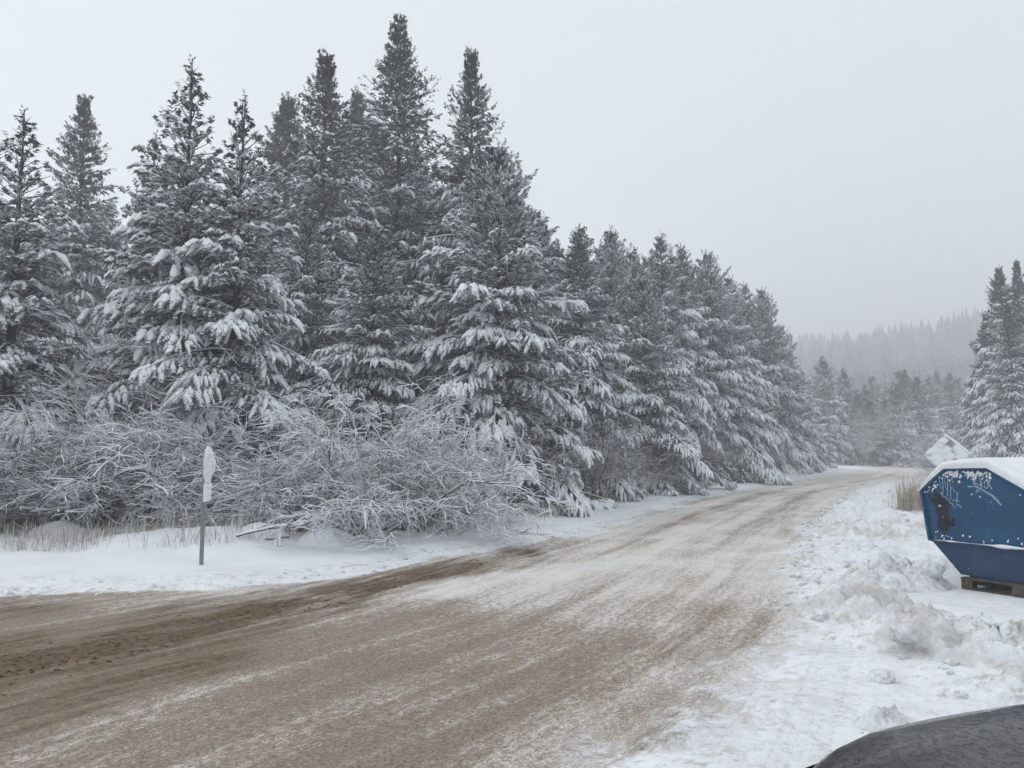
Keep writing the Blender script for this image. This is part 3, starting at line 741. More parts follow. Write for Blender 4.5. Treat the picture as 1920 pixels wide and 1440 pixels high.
# ------------------------------------------------------------------ ploughed snow
def snow_pile(name, px, py, sx, sy, h, seed, label, rz=0.0, res=0.03, freq=2.4, mat='dirty_snow'):
    x0, y0 = G(px, py, 0.05); nx, ny = int(2 * sx / res), int(2 * sy / res)
    X, Y = np.meshgrid(np.linspace(-sx, sx, nx), np.linspace(-sy, sy, ny))
    q = np.sqrt((X / sx) ** 2 + (Y / sy) ** 2) + 0.28 * (fbm(X * 1.6, Y * 1.6, 3, seed) - 0.5)
    env = sstep(1.0, 0.25, q)
    b = billow(X * freq, Y * freq, 6, seed, 0.66)
    Z = env * h * (0.15 + 1.75 * b) + 0.10 * env * np.maximum(0, 0.28 - billow(X * 5, Y * 5, 3, seed + 9)) - 0.10 * (1 - sstep(0, 0.12, env))
    dx = 0.05 * (vnoise(X * 9, Y * 9, seed + 3) - 0.5) * env; dy = 0.05 * (vnoise(X * 9, Y * 9, seed + 4) - 0.5) * env
    cr, sr_ = math.cos(rz), math.sin(rz); z00 = gx1(x0, y0)
    Z = Z + gheight(x0 + (X + dx) * cr - (Y + dy) * sr_, y0 + (X + dx) * sr_ + (Y + dy) * cr) - z00
    V = np.stack([X + dx, Y + dy, Z], -1).reshape(-1, 3)
    i = np.arange(nx * ny).reshape(ny, nx); qd = np.stack([i[:-1, :-1], i[:-1, 1:], i[1:, 1:], i[1:, :-1]], -1).reshape(-1, 4)
    qd = qd[(env.ravel()[qd] > 0.0).any(1)]
    us, inv = np.unique(qd, return_inverse=True)
    o = link(name, mesh_np(name, V[us], inv.reshape(-1, 4), M[mat], True), loc=(x0, y0, gx1(x0, y0) - 0.01)); o.rotation_euler.z = rz
    tag(o, label, 'snow pile'); return o
snow_pile('snow_pile', 1775, 1225, 1.2, 0.85, 0.27, 1, 'big lumpy pile of dirty ploughed snow in front of the pallet', -0.4, 0.025, 3.2)
snow_pile('snow_pile', 1675, 1108, 1.0, 0.6, 0.34, 2, 'greyish snow heap with upright slabs left of the container', 0.2, 0.025, 3.2)
snow_pile('snow_pile', 1635, 1160, 0.8, 0.85, 0.26, 3, 'grey crumbly snow heap closest to the road edge', 0.5, 0.025, 3.4)
snow_pile('snow_pile', 1690, 1015, 1.3, 1.1, 0.22, 4, 'low ploughed snow ridge left of the container below the reeds', 0.2, 0.04, 3)
snow_pile('snow_pile', 1585, 1010, 0.9, 1.3, 0.17, 5, 'low white snow ridge along the right road edge', 0.3, 0.04, 3)
snow_pile('snow_pile', 1870, 1310, 0.6, 0.35, 0.08, 8, 'low rough snow crust just above the car bonnet', 0.2, 0.02, 4.5)
snow_pile('snow_pile', 1665, 1380, 0.26, 0.2, 0.11, 6, 'small yellowish snow lump behind the car bonnet', 0.1, 0.012, 7)
def rock_mesh(seed, sub=2):
    bm = bmesh.new(); bmesh.ops.create_icosphere(bm, subdivisions=sub, radius=1); r = random.Random(seed)
    V = np.array([v.co[:] for v in bm.verts]); Fq = np.array([[v.index for v in f.verts] for f in bm.faces]); bm.free()
    o = r.uniform(0, 50); k = 0.50 + 0.95 * fbm(V[:, 0] * 1.5 + o, V[:, 1] * 1.5 + V[:, 2] * 2.1 + o, 2 if sub < 3 else 6, seed, 0.7)
    return V * k[:, None], Fq
CH = [mesh_np('snow_chunk', *rock_mesh(i, 4), M['dirty_snow'], True) for i in range(5)]
CHUNKS = [(1738, 1085, .16, 'smooth grey snow slab standing on the heap left of the container'), (1718, 1075, .12, 'grey snow block beside the standing slab on the heap'),
          (1803, 1290, .05, 'single rounded snow lump lying right of the big pile foot'), (1625, 1145, .085, 'snow chunk with a dark hollow at the road side of the heaps'),
          (1535, 1140, .09, 'snow clod at the brown road edge'), (1520, 1122, .06, 'snow clod beyond the brown edge clod'), (1650, 1258, .08, 'long snow slab lying flat below the big pile'),
          (1700, 1215, .11, 'snow block at the left end of the big pile'), (1770, 1190, .11, 'snow block on the crest of the big pile'), (1850, 1210, .10, 'snow block at the right end of the big pile')]
for i, (px, py, s, lb) in enumerate(CHUNKS):
    x, y = G(px, py + 18, 0.1); o = link('snow_chunk', CH[i % 5], loc=(x, y, gx1(x, y) + s * 0.22 + (0.16 if py < 1220 and px > 1690 else 0.0)))
    o.rotation_euler = (random.uniform(-.4, .4), random.uniform(-.4, .4), random.uniform(0, 6)); o.scale = (s * 1.2, s * 0.9, s * 0.75); tag(o, lb, 'snow chunk', 'larger chunks of ploughed snow')
def clods():
    r = np.random.default_rng(8); n = 50000
    y = 4 + 30 * r.random(n) ** 1.6; x = r.uniform(-8, 18, n); sd = -road_sd(x, y)
    right = x > 0.52 * y - 3.5
    dens = np.where(right, 0.9 * np.exp(-((sd - 0.2) / 0.22) ** 2) + 0.55 * (sd > 0) * (sd < 3.2) * sstep(0.5, 0.72, fbm(x * 0.8, y * 0.8, 3, 33)), 0.5 * np.exp(-((sd - 0.15) / 0.25) ** 2))
    dens = np.where(right & (y < 8.5), dens * sstep(0.9, 1.8, sd), dens)
    ok = (r.random(n) < dens * 0.8); x, y = x[ok], y[ok]; n = len(x); z = gheight(x, y)
    s = 0.010 + 0.055 * r.random(n) ** 4.0; T = [rock_mesh(20 + i, 1) for i in range(4)]; Vs = []; Fs = []; off = 0
    for k in range(4):
        m = np.where(np.arange(n) % 4 == k)[0]; tv, tf = T[k]; a = r.uniform(0, 6.28, len(m))
        c, sn_ = np.cos(a)[:, None], np.sin(a)[:, None]
        P = np.stack([x[m][:, None] + s[m][:, None] * (c * tv[None, :, 0] - sn_ * tv[None, :, 1]), y[m][:, None] + s[m][:, None] * (sn_ * tv[None, :, 0] + c * tv[None, :, 1]), z[m][:, None] + s[m][:, None] * (0.3 + 0.7 * tv[None, :, 2])], -1)
        Vs.append(P.reshape(-1, 3)); Fs.append((tf[None] + (np.arange(len(m)) * len(tv))[:, None, None] + off).reshape(-1, 3)); off += len(m) * len(tv)
    o = link('snow_clods', mesh_np('snow_clods', np.concatenate(Vs), np.concatenate(Fs), M['dirty_snow'], False), kind='stuff'); tag(o, 'crumbs of ploughed snow scattered along the road edges', 'snow clods')
clods()
def mud_lumps():
    r = np.random.default_rng(18); n = 700; q = r.random(n) ** 1.2 * (len(MUD1) - 1.01); k = q.astype(int); f = (q - k)[:, None]
    p = MUD1[k] * (1 - f) + MUD1[k + 1] * f + r.normal(0, 0.28, (n, 2)) * (1.3 - q / len(MUD1))[:, None]
    s_ = 0.004 + 0.012 * r.random(n) ** 3; z = gheight(p[:, 0], p[:, 1]); tv, tf = rock_mesh(33, 1); a = r.uniform(0, 6.28, n); c, sn_ = np.cos(a)[:, None], np.sin(a)[:, None]
    P = np.stack([p[:, :1] + s_[:, None] * (c * tv[None, :, 0] - sn_ * tv[None, :, 1]) * 1.6, p[:, 1:] + s_[:, None] * (sn_ * tv[None, :, 0] + c * tv[None, :, 1]), z[:, None] + s_[:, None] * (0.1 + 0.6 * tv[None, :, 2])], -1)
    o = link('mud_lumps', mesh_np('mud_lumps', P.reshape(-1, 3), (tf[None] + (np.arange(n) * len(tv))[:, None, None]).reshape(-1, 3), M['mud'], True), kind='stuff'); tag(o, 'wet brown mud crumbs along the dark strip of the road', 'mud')
M['mud'] = plain('wet_mud', (0.12, 0.082, 0.05), 0.4, 20)
mud_lumps()

# ------------------------------------------------------------------ small road sign plastered with snow
def plate(name, outline, th, mat, parent=None, y0=0.0):
    n = len(outline); V = [(x, y0, z) for x, z in outline] + [(x, y0 + th, z) for x, z in outline]
    bm = bmesh.new(); vs_ = [bm.verts.new(v) for v in V]
    bm.faces.new(vs_[:n]); bm.faces.new(vs_[n:][::-1])
    for i in range(n): bm.faces.new((vs_[i], vs_[n + i], vs_[n + (i + 1) % n], vs_[(i + 1) % n]))
    bmesh.ops.recalc_face_normals(bm, faces=bm.faces)
    me = bpy.data.meshes.new(name); bm.to_mesh(me); bm.free(); me.materials.append(mat)
    return link(name, me, parent)
def crusty_snow(name, fn, nx, nz, mat, parent):
    """a bulging crust of snow over a plate lying in the local XZ plane, facing -Y; fn(u,v)->(x,z,thickness)"""
    V = []; Fq = []
    for j in range(nz + 1):
        for i in range(nx + 1): V.append(fn(i / nx, j / nz))
    for j in range(nz):
        for i in range(nx):
            a = j * (nx + 1) + i; Fq.append((a, a + 1, a + nx + 2, a + nx + 1))
    return link(name, mesh_np(name, np.array([(x, -t, z) for x, z, t in V]), np.array(Fq), mat, True), parent)
def small_sign():
    x, y = G(378, 1057, 0.12); z = gx1(x, y)
    view = math.atan2(x, y)                      # bearing of the sign from the road
    o = empty('road_sign', (x, y, z), -view + R(74)); tag(o, 'small round road sign on a grey post, caked in snow, seen almost edge on', 'road sign')
    o.rotation_euler = (0, R(0), -view + R(77))
    P = np.array([[(0.0, 0.005, -0.3), (0.0, 0.005, 0.8), (-0.0, 0.005, 1.74)]]); V, Fq = tubes(P, np.full((1, 3), 0.032), 12)
    post = link('post', mesh_np('post', V, Fq, M['grey_metal'], True), o)
    circ = [(0.31 * math.cos(a), 1.50 + 0.30 * math.sin(a)) for a in np.linspace(0, 2 * math.pi, 32, endpoint=False)]
    plate('sign_disc', circ, 0.012, M['grey_metal'], o, -0.040)
    rect = [(-0.22, 0.95), (0.22, 0.95), (0.22, 1.24), (-0.22, 1.24)]
    plate('supplementary_plate', rect, 0.012, M['grey_metal'], o, -0.040)
    def f1(u, v):
        a = u * 2 * math.pi; q = 1 - v; k = 1 - 0.02 * math.sin(5 * a)
        t = 0.012 + 0.05 * (1 - q ** 3) + 0.012 * math.sin(9 * a) * q + (0.02 * math.sin(3 * a + 6 * v))
        return (0.315 * k * q * math.cos(a), 1.50 + 0.305 * k * q * math.sin(a) + 0.012, t if q < 0.999 else 0.0)
    crusty_snow('disc_snow', f1, 32, 8, M['snow'], o).location.y = -0.038
    def f2(u, v):
        e = min(u, 1 - u, v, 1 - v); t = 0.04 * min(1, e * 7) + 0.012 * math.sin(17 * v) * min(1, e * 7)
        return (-0.225 + 0.45 * u, 0.95 + 0.30 * v, t if e > 0 else -0.002)
    crusty_snow('plate_snow', f2, 10, 14, M['snow'], o).location.y = -0.038
    for zz in (1.12, 1.5):
        V, Fq = box_vf((0, 0.0, zz), (0.09, 0.075, 0.03)); link('clamp', mesh_np('clamp', V, Fq, M['grey_metal']), o)
small_sign()
def patchy():
    q = NM('snow_plastered_sign', 0.75); p = q.pos(True)
    n = q.noise(q.mapp(p, (1, 1, 1.4)), 2.6, 5, 0.65)
    c = q.mix(q.ramp(n, 0.36, 0.50), (0.26, 0.27, 0.28), (0.80, 0.82, 0.85)); q.bump(q.noise(p, 16, 4, 0.7), 0.8, 0.02); return q.col(c)
M['patchy'] = patchy()
def diamond_sign():
    x, y, zc = D(1774, 853, 17.0); z = gx1(x, y)
    o = empty('diamond_road_sign', (x, y, z), -math.atan2(x, y) - R(6)); tag(o, 'diamond shaped road sign plastered with snow standing behind the container', 'road sign')
    hc = zc - z; s = 0.47
    P = np.array([[(0, 0.05, -0.3), (0, 0.05, 1.0), (0, 0.05, hc + 0.3)]]); V, Fq = tubes(P, np.full((1, 3), 0.03), 12); link('post', mesh_np('post', V, Fq, M['grey_metal'], True), o)
    plate('sign_plate', [(-s, hc), (0, hc - s), (s, hc), (0, hc + s)], 0.02, M['grey_metal'], o, 0.0)
    def f(u, v):
        a, b = u * 2 - 1, v * 2 - 1; e = min(1 - abs(a), 1 - abs(b)); X = (a - b) / 2 * s * 1.02; Z = hc + (a + b) / 2 * s * 1.02
        t = 0.035 * min(1, e * 8) * (0.7 + 0.5 * math.sin(7 * a + 3 * b) * math.sin(5 * b))
        return (X, Z, t + 0.002 if e > 0 else -0.012)
    crusty_snow('sign_snow', f, 20, 20, M['patchy'], o)
    V, Fq = tubes(np.array([[(-0.01, 0.01, hc + s + 0.0), (s * 0.5, 0.01, hc + s * 0.5 + 0.02), (s + 0.02, 0.01, hc + 0.01)]]), np.array([[0.028, 0.034, 0.022]]), 6)
    link('edge_snow', mesh_np('edge_snow', V, Fq, M['snow'], True), o)
diamond_sign()

# ------------------------------------------------------------------ blue waste container on a pallet
def blue_mat(name, base, rough=0.55):
    q = NM(name, rough); q.b.inputs['Specular IOR Level'].default_value = 0.4; p = q.pos(True)
    c = q.mix(q.ramp(q.noise(p, 1.6, 4), 0.3, 0.7), base, tuple(v * 1.35 + 0.004 for v in base))
    st = q.noise(q.mapp(p, (9, 9, 0.8)), 1.0, 4, 0.7); c = q.mix(q.math('MULTIPLY', q.ramp(st, 0.55, 0.8), 0.3), c, (0.10, 0.15, 0.19))
    fl = q.noise(p, 24, 3, 0.6); c = q.mix(q.math('MULTIPLY', q.ramp(fl, 0.66, 0.74), 0.5), c, (0.30, 0.38, 0.46))
    q.bump(q.noise(p, 6, 3), 0.15, 0.01); return q.col(c)
M['blue'] = blue_mat('blue_paint', (0.004, 0.054, 0.130)); M['blue2'] = blue_mat('dull_blue_paint', (0.012, 0.042, 0.098), 0.5)
def rust():
    q = NM('rust_stain', 0.9); p = q.pos(True)
    return q.col(q.mix(q.ramp(q.noise(p, 14, 4, 0.7), 0.35, 0.65), (0.010, 0.028, 0.052), (0.050, 0.040, 0.036)))
M['rust'] = rust()
M['paint_white'] = plain('pale_spray_paint', (0.30, 0.38, 0.47), 0.35, 30)
M['paint_purple'] = plain('purple_spray_paint', (0.05, 0.022, 0.10), 0.3, 30)
M['paint_dark'] = plain('faded_brown_spray_paint', (0.085, 0.07, 0.085), 0.3, 30)
M['plank'] = plain('weathered_plank', (0.075, 0.063, 0.053), 0.5, 14)
BASE = np.array([5.65, 9.51]); AX = np.array([0.5, -0.866]); NX = np.array([0.866, 0.5])   # s axis along the end face, extrusion axis
def container():
    L = 3.4
    o = empty('waste_container', (BASE[0], BASE[1], 0), math.atan2(AX[1], AX[0])); tag(o, 'big blue octagonal steel waste container with snow on its roof', 'container')
    # local frame: x along the end face (s), y along the extrusion, z up
    up = [(-0.35, 0.67), (-0.43, 1.31), (-0.11, 1.59), (0.41, 1.61), (1.22, 1.12), (1.16, 0.68)]
    plate('upper_body', up, L, M['blue'], o, 0.0)
    plate('hopper_bottom', [(-0.342, 0.664), (1.15, 0.674), (0.86, 0.27), (0.006, 0.28)], L - 0.02, M['blue2'], o, 0.012)
    # flange round the end face
    pts = np.array([(-0.35, 0.67), (-0.43, 1.31), (-0.11, 1.59), (0.41, 1.61), (1.22, 1.12), (1.16, 0.68)])
    for a, b in list(zip(pts[:-1], pts[1:])):
        d = b - a; l = np.hypot(*d); V, Fq = box_vf((0, 0, 0), (l, 0.05, 0.03)); an = math.atan2(d[1], d[0])
        V = np.stack([V[:, 0] * math.cos(an) - V[:, 2] * math.sin(an), V[:, 1], V[:, 0] * math.sin(an) + V[:, 2] * math.cos(an)], 1)
        c = (a + b) / 2; nrm = np.array([-d[1], d[0]]) / l
        link('edge_flange', mesh_np('edge_flange', V + np.array([c[0] + nrm[0] * 0.006, -0.012, c[1] + nrm[1] * 0.006]), Fq, M['blue']), o)
    V, Fq = box_vf((0.405, -0.016, 0.672), (1.48, 0.05, 0.022)); seam = link('seam_ledge', mesh_np('seam_ledge', V, Fq, M['blue2']), o)
    r = np.random.default_rng(3); K = 40; sx = np.linspace(-0.28, 0.80, K)
    rad = 0.004 + 0.010 * vnoise(sx * 9, sx * 0, 5) ** 2 + 0.022 * np.exp(-((sx - 0.58) / 0.10) ** 2)
    rad *= np.where((sx > 0.12) & (sx < 0.22), 0.35, 1)
    V, Fq = tubes(np.stack([sx, np.full(K, -0.034), 0.684 + 0 * sx], 1)[None], rad[None], 6); link('ledge_snow', mesh_np('ledge_snow', V, Fq, M['snow'], True), seam)
    # roof snow: thick rounded blanket over the three roof slopes, overhanging the end face a little
    prof = np.array([(-0.455, 1.30), (-0.30, 1.45), (-0.115, 1.605), (0.15, 1.618), (0.41, 1.625), (0.80, 1.392), (1.235, 1.125)])
    tt = np.linspace(0, len(prof) - 1, 34); px_ = np.interp(tt, range(len(prof)), prof[:, 0]); pz_ = np.interp(tt, range(len(prof)), prof[:, 1])
    nrm = np.stack([-np.gradient(pz_), np.gradient(px_)], 1); nrm /= np.linalg.norm(nrm, axis=1, keepdims=True)
    for _ in range(2): nrm[1:-1] = (nrm[:-2] + nrm[1:-1] * 2 + nrm[2:]) / 4
    ys = np.concatenate([[-0.045, -0.065, -0.05, 0.0], np.linspace(0.1, L, 40)]); rows = []
    th0 = np.interp(tt, [0, 1, 2, 3.2, 4, 5, 6], [0.02, 0.055, 0.085, 0.12, 0.13, 0.11, 0.03])
    for k, yv in enumerate(ys):
        f = [0.0, 0.45, 0.78, 0.95][k] if k < 4 else 1.0
        if k == 0: th = th0 * 0
        th = th0 * f * (0.88 + 0.24 * fbm(px_ * 3, np.full(34, yv * 1.5), 3, 3))
        rows.append(np.stack([px_ + nrm[:, 0] * th, np.full(34, yv), pz_ + nrm[:, 1] * th + (0.0 if k else -0.004)], 1))
    V = np.concatenate(rows); n = 34; i = np.arange(len(V)).reshape(-1, n); Fq = np.stack([i[:-1, :-1], i[:-1, 1:], i[1:, 1:], i[1:, :-1]], -1).reshape(-1, 4)
    link('roof_snow', mesh_np('roof_snow', V, Fq, M['snow'], True), o)
    # bits of snow stuck below the rim
    T = [rock_mesh(50 + k, 1) for k in range(4)]; parts = []
    for k in range(222):
        if k < 150: sx_ = r.uniform(-0.12, 0.46); zz = 1.60 - abs(r.normal(0, 0.055)) - 0.004
        elif k < 190: sx_ = r.uniform(-0.42, -0.05); zz = 1.31 + (sx_ + 0.43) * 0.87 - r.uniform(0.02, 0.12)
        else: sx_ = r.uniform(-0.3, 0.9); zz = (r.uniform(0.69, 0.80) if k < 215 else r.uniform(0.9, 1.5))
        if zz > 1.57 - max(0, sx_ - 0.42) * 0.62 or zz > 1.29 + (sx_ + 0.43) * 0.86: continue
        s = r.uniform(0.004, 0.013) * (1.5 if k < 150 and r.random() < 0.3 else 1); tv, tf = T[k % 4]; parts.append((tv * np.array([s, 0.006, s * 1.2]) + np.array([sx_, -0.003, zz]), tf))
    V, Fl = join(parts); link('stuck_snow', mesh_np('stuck_snow', V, Fl, M['snow']), o, kind='stuff')
    # rust stain and graffiti, thin sheets on the end face
    def stroke(name, pts, wd, mat, y=-0.004):
        pts = np.array(pts, float); d = np.gradient(pts, axis=0); nn = np.stack([-d[:, 1], d[:, 0]], 1); nn /= np.linalg.norm(nn, axis=1, keepdims=True) + 1e-9
        a = pts + nn * wd / 2; b = pts - nn * wd / 2; k = len(pts)
        V = [(p[0], y, p[1]) for p in a] + [(p[0], y, p[1]) for p in b]; f = [(i, i + 1, k + i + 1, k + i) for i in range(k - 1)]
        return link(name, mesh_np(name, np.array(V), np.array(f), mat), o)
    def PX(px_, py_):                                  # photo position on the end face -> local (s, z)
        rr = ray(px_, py_); t = (NX @ BASE) / (NX @ rr[:2]); q = rr * t; return ((q[:2] - BASE) @ AX, q[2] + HC)
    Z = lambda l: [PX(1700 + a / 6.86, 800 + b / 6.86) for a, b in l]
    blob = Z([(330, 870), (420, 850), (520, 930), (560, 1010), (530, 1090), (560, 1180), (590, 1280), (540, 1290), (520, 1340), (480, 1400), (430, 1330), (390, 1250), (420, 1160), (370, 1080), (380, 1000), (320, 960)])
    def stain(pts, amp):
        P = np.array(pts + pts[:1]); q_ = np.linspace(0, len(P) - 1, 90); P = np.stack([np.interp(q_, range(len(P)), P[:, k]) for k in (0, 1)], 1)[:-1]
        P = P + r.normal(0, amp, P.shape); c_ = P.mean(0)
        V = np.vstack([[c_], P]); V = np.stack([V[:, 0], np.full(len(V), -0.003), V[:, 1]], 1); n_ = len(P)
        link('rust_stain', mesh_np('rust_stain', V, np.array([(0, 1 + k, 1 + (k + 1) % n_) for k in range(n_)]), M['rust']), o)
    stain(blob, 0.007)
    for cx, cy, rx, ry in [(600, 1230, 14, 60), (470, 1440, 12, 50), (350, 820, 22, 25), (545, 960, 40, 14), (300, 890, 10, 20)]:
        stain(Z([(cx + rx * math.cos(k), cy + ry * math.sin(k)) for k in np.linspace(0, 6.28, 10)[:-1]]), 0.004)
    W_ = M['paint_white']
    for l, wd in [([(460, 640), (470, 760), (465, 900)], .010), ([(525, 640), (530, 760), (525, 890), (565, 895), (570, 790), (560, 690)], .009), ([(590, 770), (560, 830), (600, 790), (620, 850)], .009), ([(655, 840), (652, 930), (645, 1020)], .012),
                  ([(440, 840), (470, 900), (510, 905), (520, 940), (550, 950), (555, 980), (590, 985), (605, 1020), (630, 1045)], .009), ([(570, 860), (570, 940), (620, 945), (660, 950), (690, 960)], .008), ([(640, 1000), (680, 1010), (710, 1050)], .012),
                  ([(420, 640), (425, 720), (450, 800)], .008), ([(490, 660), (500, 780), (540, 820)], .007), ([(600, 600), (580, 680), (600, 720)], .012),
                  ([(785, 770), (870, 770), (940, 790), (1020, 840), (1100, 890), (1220, 1010)], .015), ([(770, 600), (840, 660), (870, 740), (930, 780), (890, 850)], .014), ([(890, 600), (930, 640), (985, 640), (990, 600)], .012),
                  ([(1000, 740), (1010, 700), (1040, 700), (1055, 760), (1020, 800), (1000, 760)], .011), ([(1050, 700), (1080, 770), (1100, 810)], .012), ([(940, 660), (960, 720), (970, 790)], .016), ([(880, 660), (870, 720), (920, 740)], .018), ([(1040, 840), (1120, 890), (1190, 960)], .010),
                  ([(895, 850), (930, 820), (960, 840)], .010), ([(830, 640), (880, 690), (900, 650)], .018)]:
        stroke('graffiti_stroke', Z(l), wd, W_)
    for l, wd in [([(870, 950), (920, 940), (940, 1000), (900, 990)], .016), ([(960, 940), (980, 980), (1000, 1060), (1030, 1080)], .016)]: stroke('graffiti_stroke', Z(l), wd, M['paint_purple'])
    for l, wd in [([(1110, 1110), (1160, 1105), (1165, 1180), (1120, 1170), (1130, 1220), (1165, 1290)], .012), ([(980, 1180), (1050, 1185), (1060, 1120)], .010)]: stroke('graffiti_stroke', Z(l), wd, M['paint_dark'])
    for yy in (0.25, L - 0.4):
        V, Fq = box_vf((0.30, yy, 0.215), (0.42, 0.20, 0.12)); link('skid_foot', mesh_np('skid_foot', V, Fq, M['plank']), o)
    return o
container()
def pallet(along, label):
    o = empty('wooden_pallet', (BASE[0], BASE[1], 0), math.atan2(AX[1], AX[0])); tag(o, label, 'pallet')
    x0, x1, y0, y1 = 0.06, 1.36, -0.10 + along, 1.0 + along
    for k in range(6):
        yy = y0 + 0.06 + k * (y1 - y0 - 0.12) / 5
        V, Fq = box_vf(((x0 + x1) / 2, yy, 0.140 + 0.004 * (k % 2)), (x1 - x0, 0.125, 0.022)); link('deck_board', mesh_np('deck_board', V, Fq, M['plank']), o)
    for xx in (x0 + 0.07, (x0 + x1) / 2, x1 - 0.07):
        for yy in (y0 + 0.06, (y0 + y1) / 2, y1 - 0.06):
            V, Fq = box_vf((xx, yy, 0.078), (0.13, 0.12, 0.098)); link('block', mesh_np('block', V, Fq, M['plank']), o)
    for yy in (y0 + 0.06, (y0 + y1) / 2, y1 - 0.06):
        V, Fq = box_vf(((x0 + x1) / 2, yy, 0.018), (x1 - x0, 0.10, 0.02)); link('bottom_board', mesh_np('bottom_board', V, Fq, M['plank']), o)
    o.location.z = gx1(BASE[0] + 0.4, BASE[1] - 0.4) - 0.01
pallet(0.0, 'weathered wooden pallet under the near end of the blue container')
pallet(2.3, 'weathered wooden pallet under the far end of the blue container')

# ------------------------------------------------------------------ car whose bonnet reaches into the corner
def hood_mat():
    q = NM('dirty_dark_paint', 0.35); p = q.pos(True); q.b.inputs['Specular IOR Level'].default_value = 0.5
    film = q.ramp(q.noise(q.mapp(p, (1, 2.2, 1)), 3.5, 6, 0.75), 0.35, 0.72)
    c = q.mix(film, (0.005, 0.006, 0.008), (0.055, 0.053, 0.050))
    sp = q.noise(q.mapp(p, (1.6, 1, 1)), 42, 3, 0.6); spots = q.ramp(sp, 0.54, 0.60)
    c = q.mix(spots, c, (0.004, 0.004, 0.005))
    q.l(q.ramp(film, 0, 1, 0.07, 0.38), q.b.inputs['Roughness'])
    q.bump(q.math('ADD', spots, q.math('MULTIPLY', q.noise(p, 30, 3), 0.5)), 0.6, 0.004); return q.col(c)
M['hood'] = hood_mat(); M['rubber'] = plain('tyre_rubber', (0.02, 0.02, 0.02), 0.3, 20); M['trim'] = plain('black_trim', (0.015, 0.015, 0.016), 0.2, 20, 0.5)
M['rim'] = plain('alloy', (0.35, 0.36, 0.37), 0.1, 20, 0.35)
gq = NM('dark_glass', 0.08); gq.b.inputs['Specular IOR Level'].default_value = 0.5; M['glass'] = gq.col((0.02, 0.025, 0.03))
lq = NM('headlight_lens', 0.1); M['lens'] = lq.col((0.45, 0.47, 0.5))
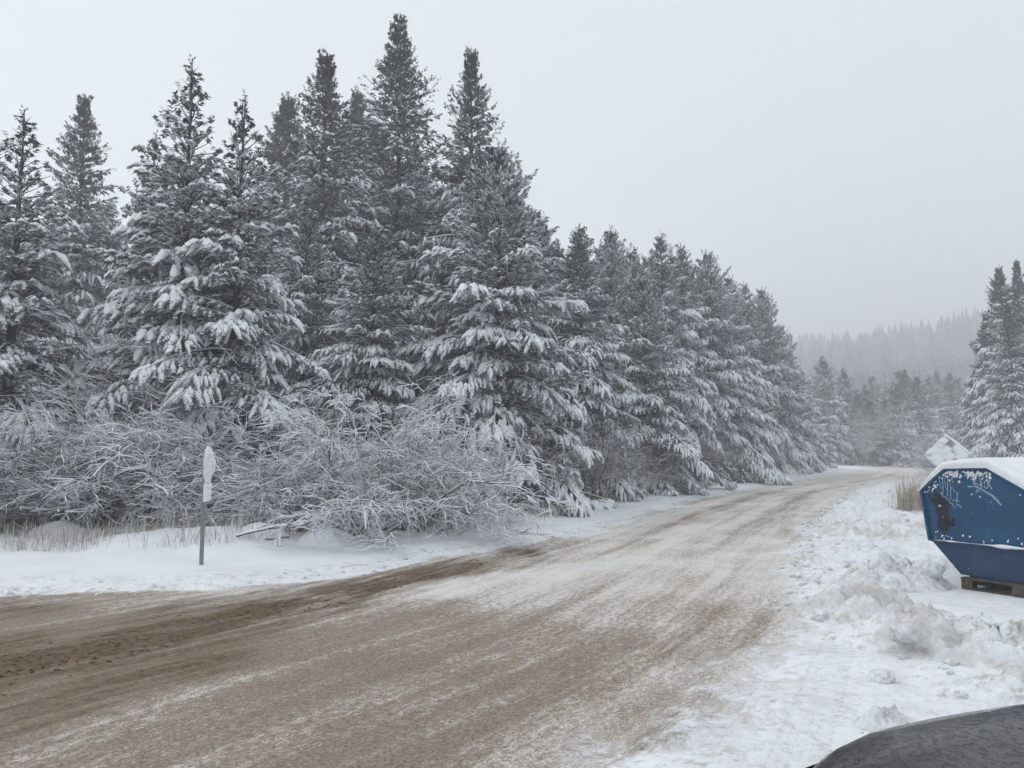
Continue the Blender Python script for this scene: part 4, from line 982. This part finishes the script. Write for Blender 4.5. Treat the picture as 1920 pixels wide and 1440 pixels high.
def car():
    th = R(12); a = np.array([math.cos(th), math.sin(th)]); b = np.array([-math.sin(th), math.cos(th)])
    nose = a * 0.91 + b * 1.12
    o = empty('parked_car', (nose[0], nose[1], 0.085), th); tag(o, 'dark dirty car whose wet bonnet fills the lower right corner', 'car')
    def loft(name, secs, mat, closed=False, smooth=True):
        n = len(secs[0]); V = np.concatenate([np.array(s) for s in secs]); i = np.arange(len(V)).reshape(-1, n)
        q_ = np.stack([i[:-1, :-1], i[1:, :-1], i[1:, 1:], i[:-1, 1:]], -1).reshape(-1, 4)
        return link(name, mesh_np(name, V, q_, mat, smooth), o)
    # bonnet: crowned panel rounding down at nose and flanks
    secs = []
    for x in np.concatenate([[0.0, 0.02, 0.06, 0.12, 0.2, 0.3], np.linspace(0.42, 1.2, 10)]):
        k = max(0, (0.95 - x) / 0.95); hw = 0.81 - 0.25 * k ** 2.6; k = max(0, (0.45 - x) / 0.45); zc = 1.015 + 0.045 * min(1, x / 1.1) - 0.17 * k ** 2.4
        row = []
        for t in np.linspace(-1, 1, 29):
            e = abs(t); row.append((x, hw * t, zc - 0.045 * e ** 2 - 0.10 * max(0, (e - 0.78) / 0.22) ** 2.2 + 0.012 * math.exp(-((e - 0.62) / 0.05) ** 2)))
        secs.append(row)
    loft('bonnet', secs, M['hood'])
    # body sides, nose and tail as one shell below the bonnet and glass
    st = [(0.0, 0.58, 0.70, 0.42), (0.04, 0.66, 0.86, 0.34), (0.16, 0.76, 0.88, 0.26), (0.45, 0.83, 0.91, 0.24), (1.2, 0.86, 0.955, 0.24), (2.4, 0.87, 0.98, 0.24), (3.6, 0.86, 1.0, 0.26), (4.1, 0.80, 0.98, 0.30), (4.25, 0.68, 0.90, 0.42)]
    secs = []
    for x, hw, zt, zb in st:
        secs.append([(x, hw * q_, z_) for q_, z_ in [(-0.90, zt), (-0.97, zt - 0.05), (-1, zt - 0.2), (-1.0, (zt + zb) / 2), (-0.97, zb + 0.06), (-0.9, zb), (0, zb - 0.02), (0.9, zb), (0.97, zb + 0.06), (1, (zt + zb) / 2), (1, zt - 0.2), (0.97, zt - 0.05), (0.90, zt)]])
    loft('body', secs, M['hood'])
    V = np.array(secs[0]); link('front_fascia', mesh_np('front_fascia', V + np.array([0.001, 0, 0]), np.array([list(range(len(V)))]), M['trim']), o)
    V = np.array(secs[-1]); link('tail_panel', mesh_np('tail_panel', V, np.array([list(range(len(V)))[::-1]]), M['hood']), o)
    # cabin
    cb = [(1.15, 0.74, 1.04, 0.76), (1.75, 0.62, 1.44, 0.82), (2.4, 0.62, 1.50, 0.83), (3.3, 0.60, 1.46, 0.82), (4.05, 0.62, 1.05, 0.74)]
    secs = [[(x, -wb, 0.97), (x, -wt, zt), (x, -wt * 0.6, zt + 0.03), (x, 0, zt + 0.04), (x, wt * 0.6, zt + 0.03), (x, wt, zt), (x, wb, 0.97)] for x, wt, zt, wb in cb]
    loft('cabin_glass', secs, M['glass'])
    secs = [[(x, t * wt * 1.01, zt + 0.045 - 0.03 * t * t) for t in np.linspace(-1, 1, 9)] for x, wt, zt, wb in cb[1:4]]
    loft('roof', secs, M['hood'])
    for s in (-1, 1):
        V, Fq = rock_mesh(3, 2); V = V / np.linalg.norm(V, axis=1, keepdims=True)
        link('headlight', mesh_np('headlight', V * np.array([0.10, 0.15, 0.08]) + np.array([0.10, s * 0.56, 0.74]), Fq, M['lens'], True), o)
        link('wing_mirror', mesh_np('wing_mirror', V * np.array([0.07, 0.11, 0.07]) + np.array([1.45, s * 0.96, 1.08]), Fq, M['hood'], True), o)
        for x in (0.72, 3.35):
            an = np.linspace(0, 2 * math.pi, 29); prof = [(0.19, -0.09), (0.29, -0.11), (0.325, -0.08), (0.325, 0.08), (0.29, 0.11), (0.19, 0.09)]
            V = np.array([(x + r_ * math.cos(q_), s * 0.80 + y_, 0.325 + r_ * math.sin(q_)) for r_, y_ in prof for q_ in an[:-1]]); i = np.arange(len(V)).reshape(6, 28); j = np.roll(i, -1, 1)
            wl = link('wheel', mesh_np('wheel', V, np.stack([i[:-1], j[:-1], j[1:], i[1:]], -1).reshape(-1, 4), M['rubber'], True), o)
            V = np.array([(x, s * 0.84, 0.325)] + [(x + 0.195 * math.cos(q_), s * 0.88, 0.325 + 0.195 * math.sin(q_)) for q_ in an[:-1]]); f = np.array([(0, 1 + k, 1 + (k + 1) % 28) for k in range(28)])
            link('rim', mesh_np('rim', V, f, M['rim']), wl)
    V, Fq = box_vf((-0.012, 0, 0.52), (0.03, 0.46, 0.11)); link('number_plate', mesh_np('number_plate', V, Fq, M['rim']), o)
    return o
car()

# ------------------------------------------------------------------ fog
bm = bmesh.new(); bmesh.ops.create_cube(bm, size=1); me = bpy.data.meshes.new('haze'); bm.to_mesh(me); bm.free()
hz = link('haze', me, kind='stuff'); hz.scale = (2000, 2000, 160); hz.location = (0, 0, 160 / 2 - 1.6)
tag(hz, 'pale winter fog filling the valley', 'fog')
mh = bpy.data.materials.new('fog'); mh.use_nodes = True; t = mh.node_tree; t.nodes.clear()
oo = t.nodes.new('ShaderNodeOutputMaterial'); pv = t.nodes.new('ShaderNodeVolumePrincipled')
pv.inputs['Color'].default_value = (0.97, 0.98, 1.0, 1); pv.inputs['Density'].default_value = HAZE_DENSITY; pv.inputs['Anisotropy'].default_value = 0.2
t.links.new(pv.outputs[0], oo.inputs['Volume']); me.materials.append(mh)
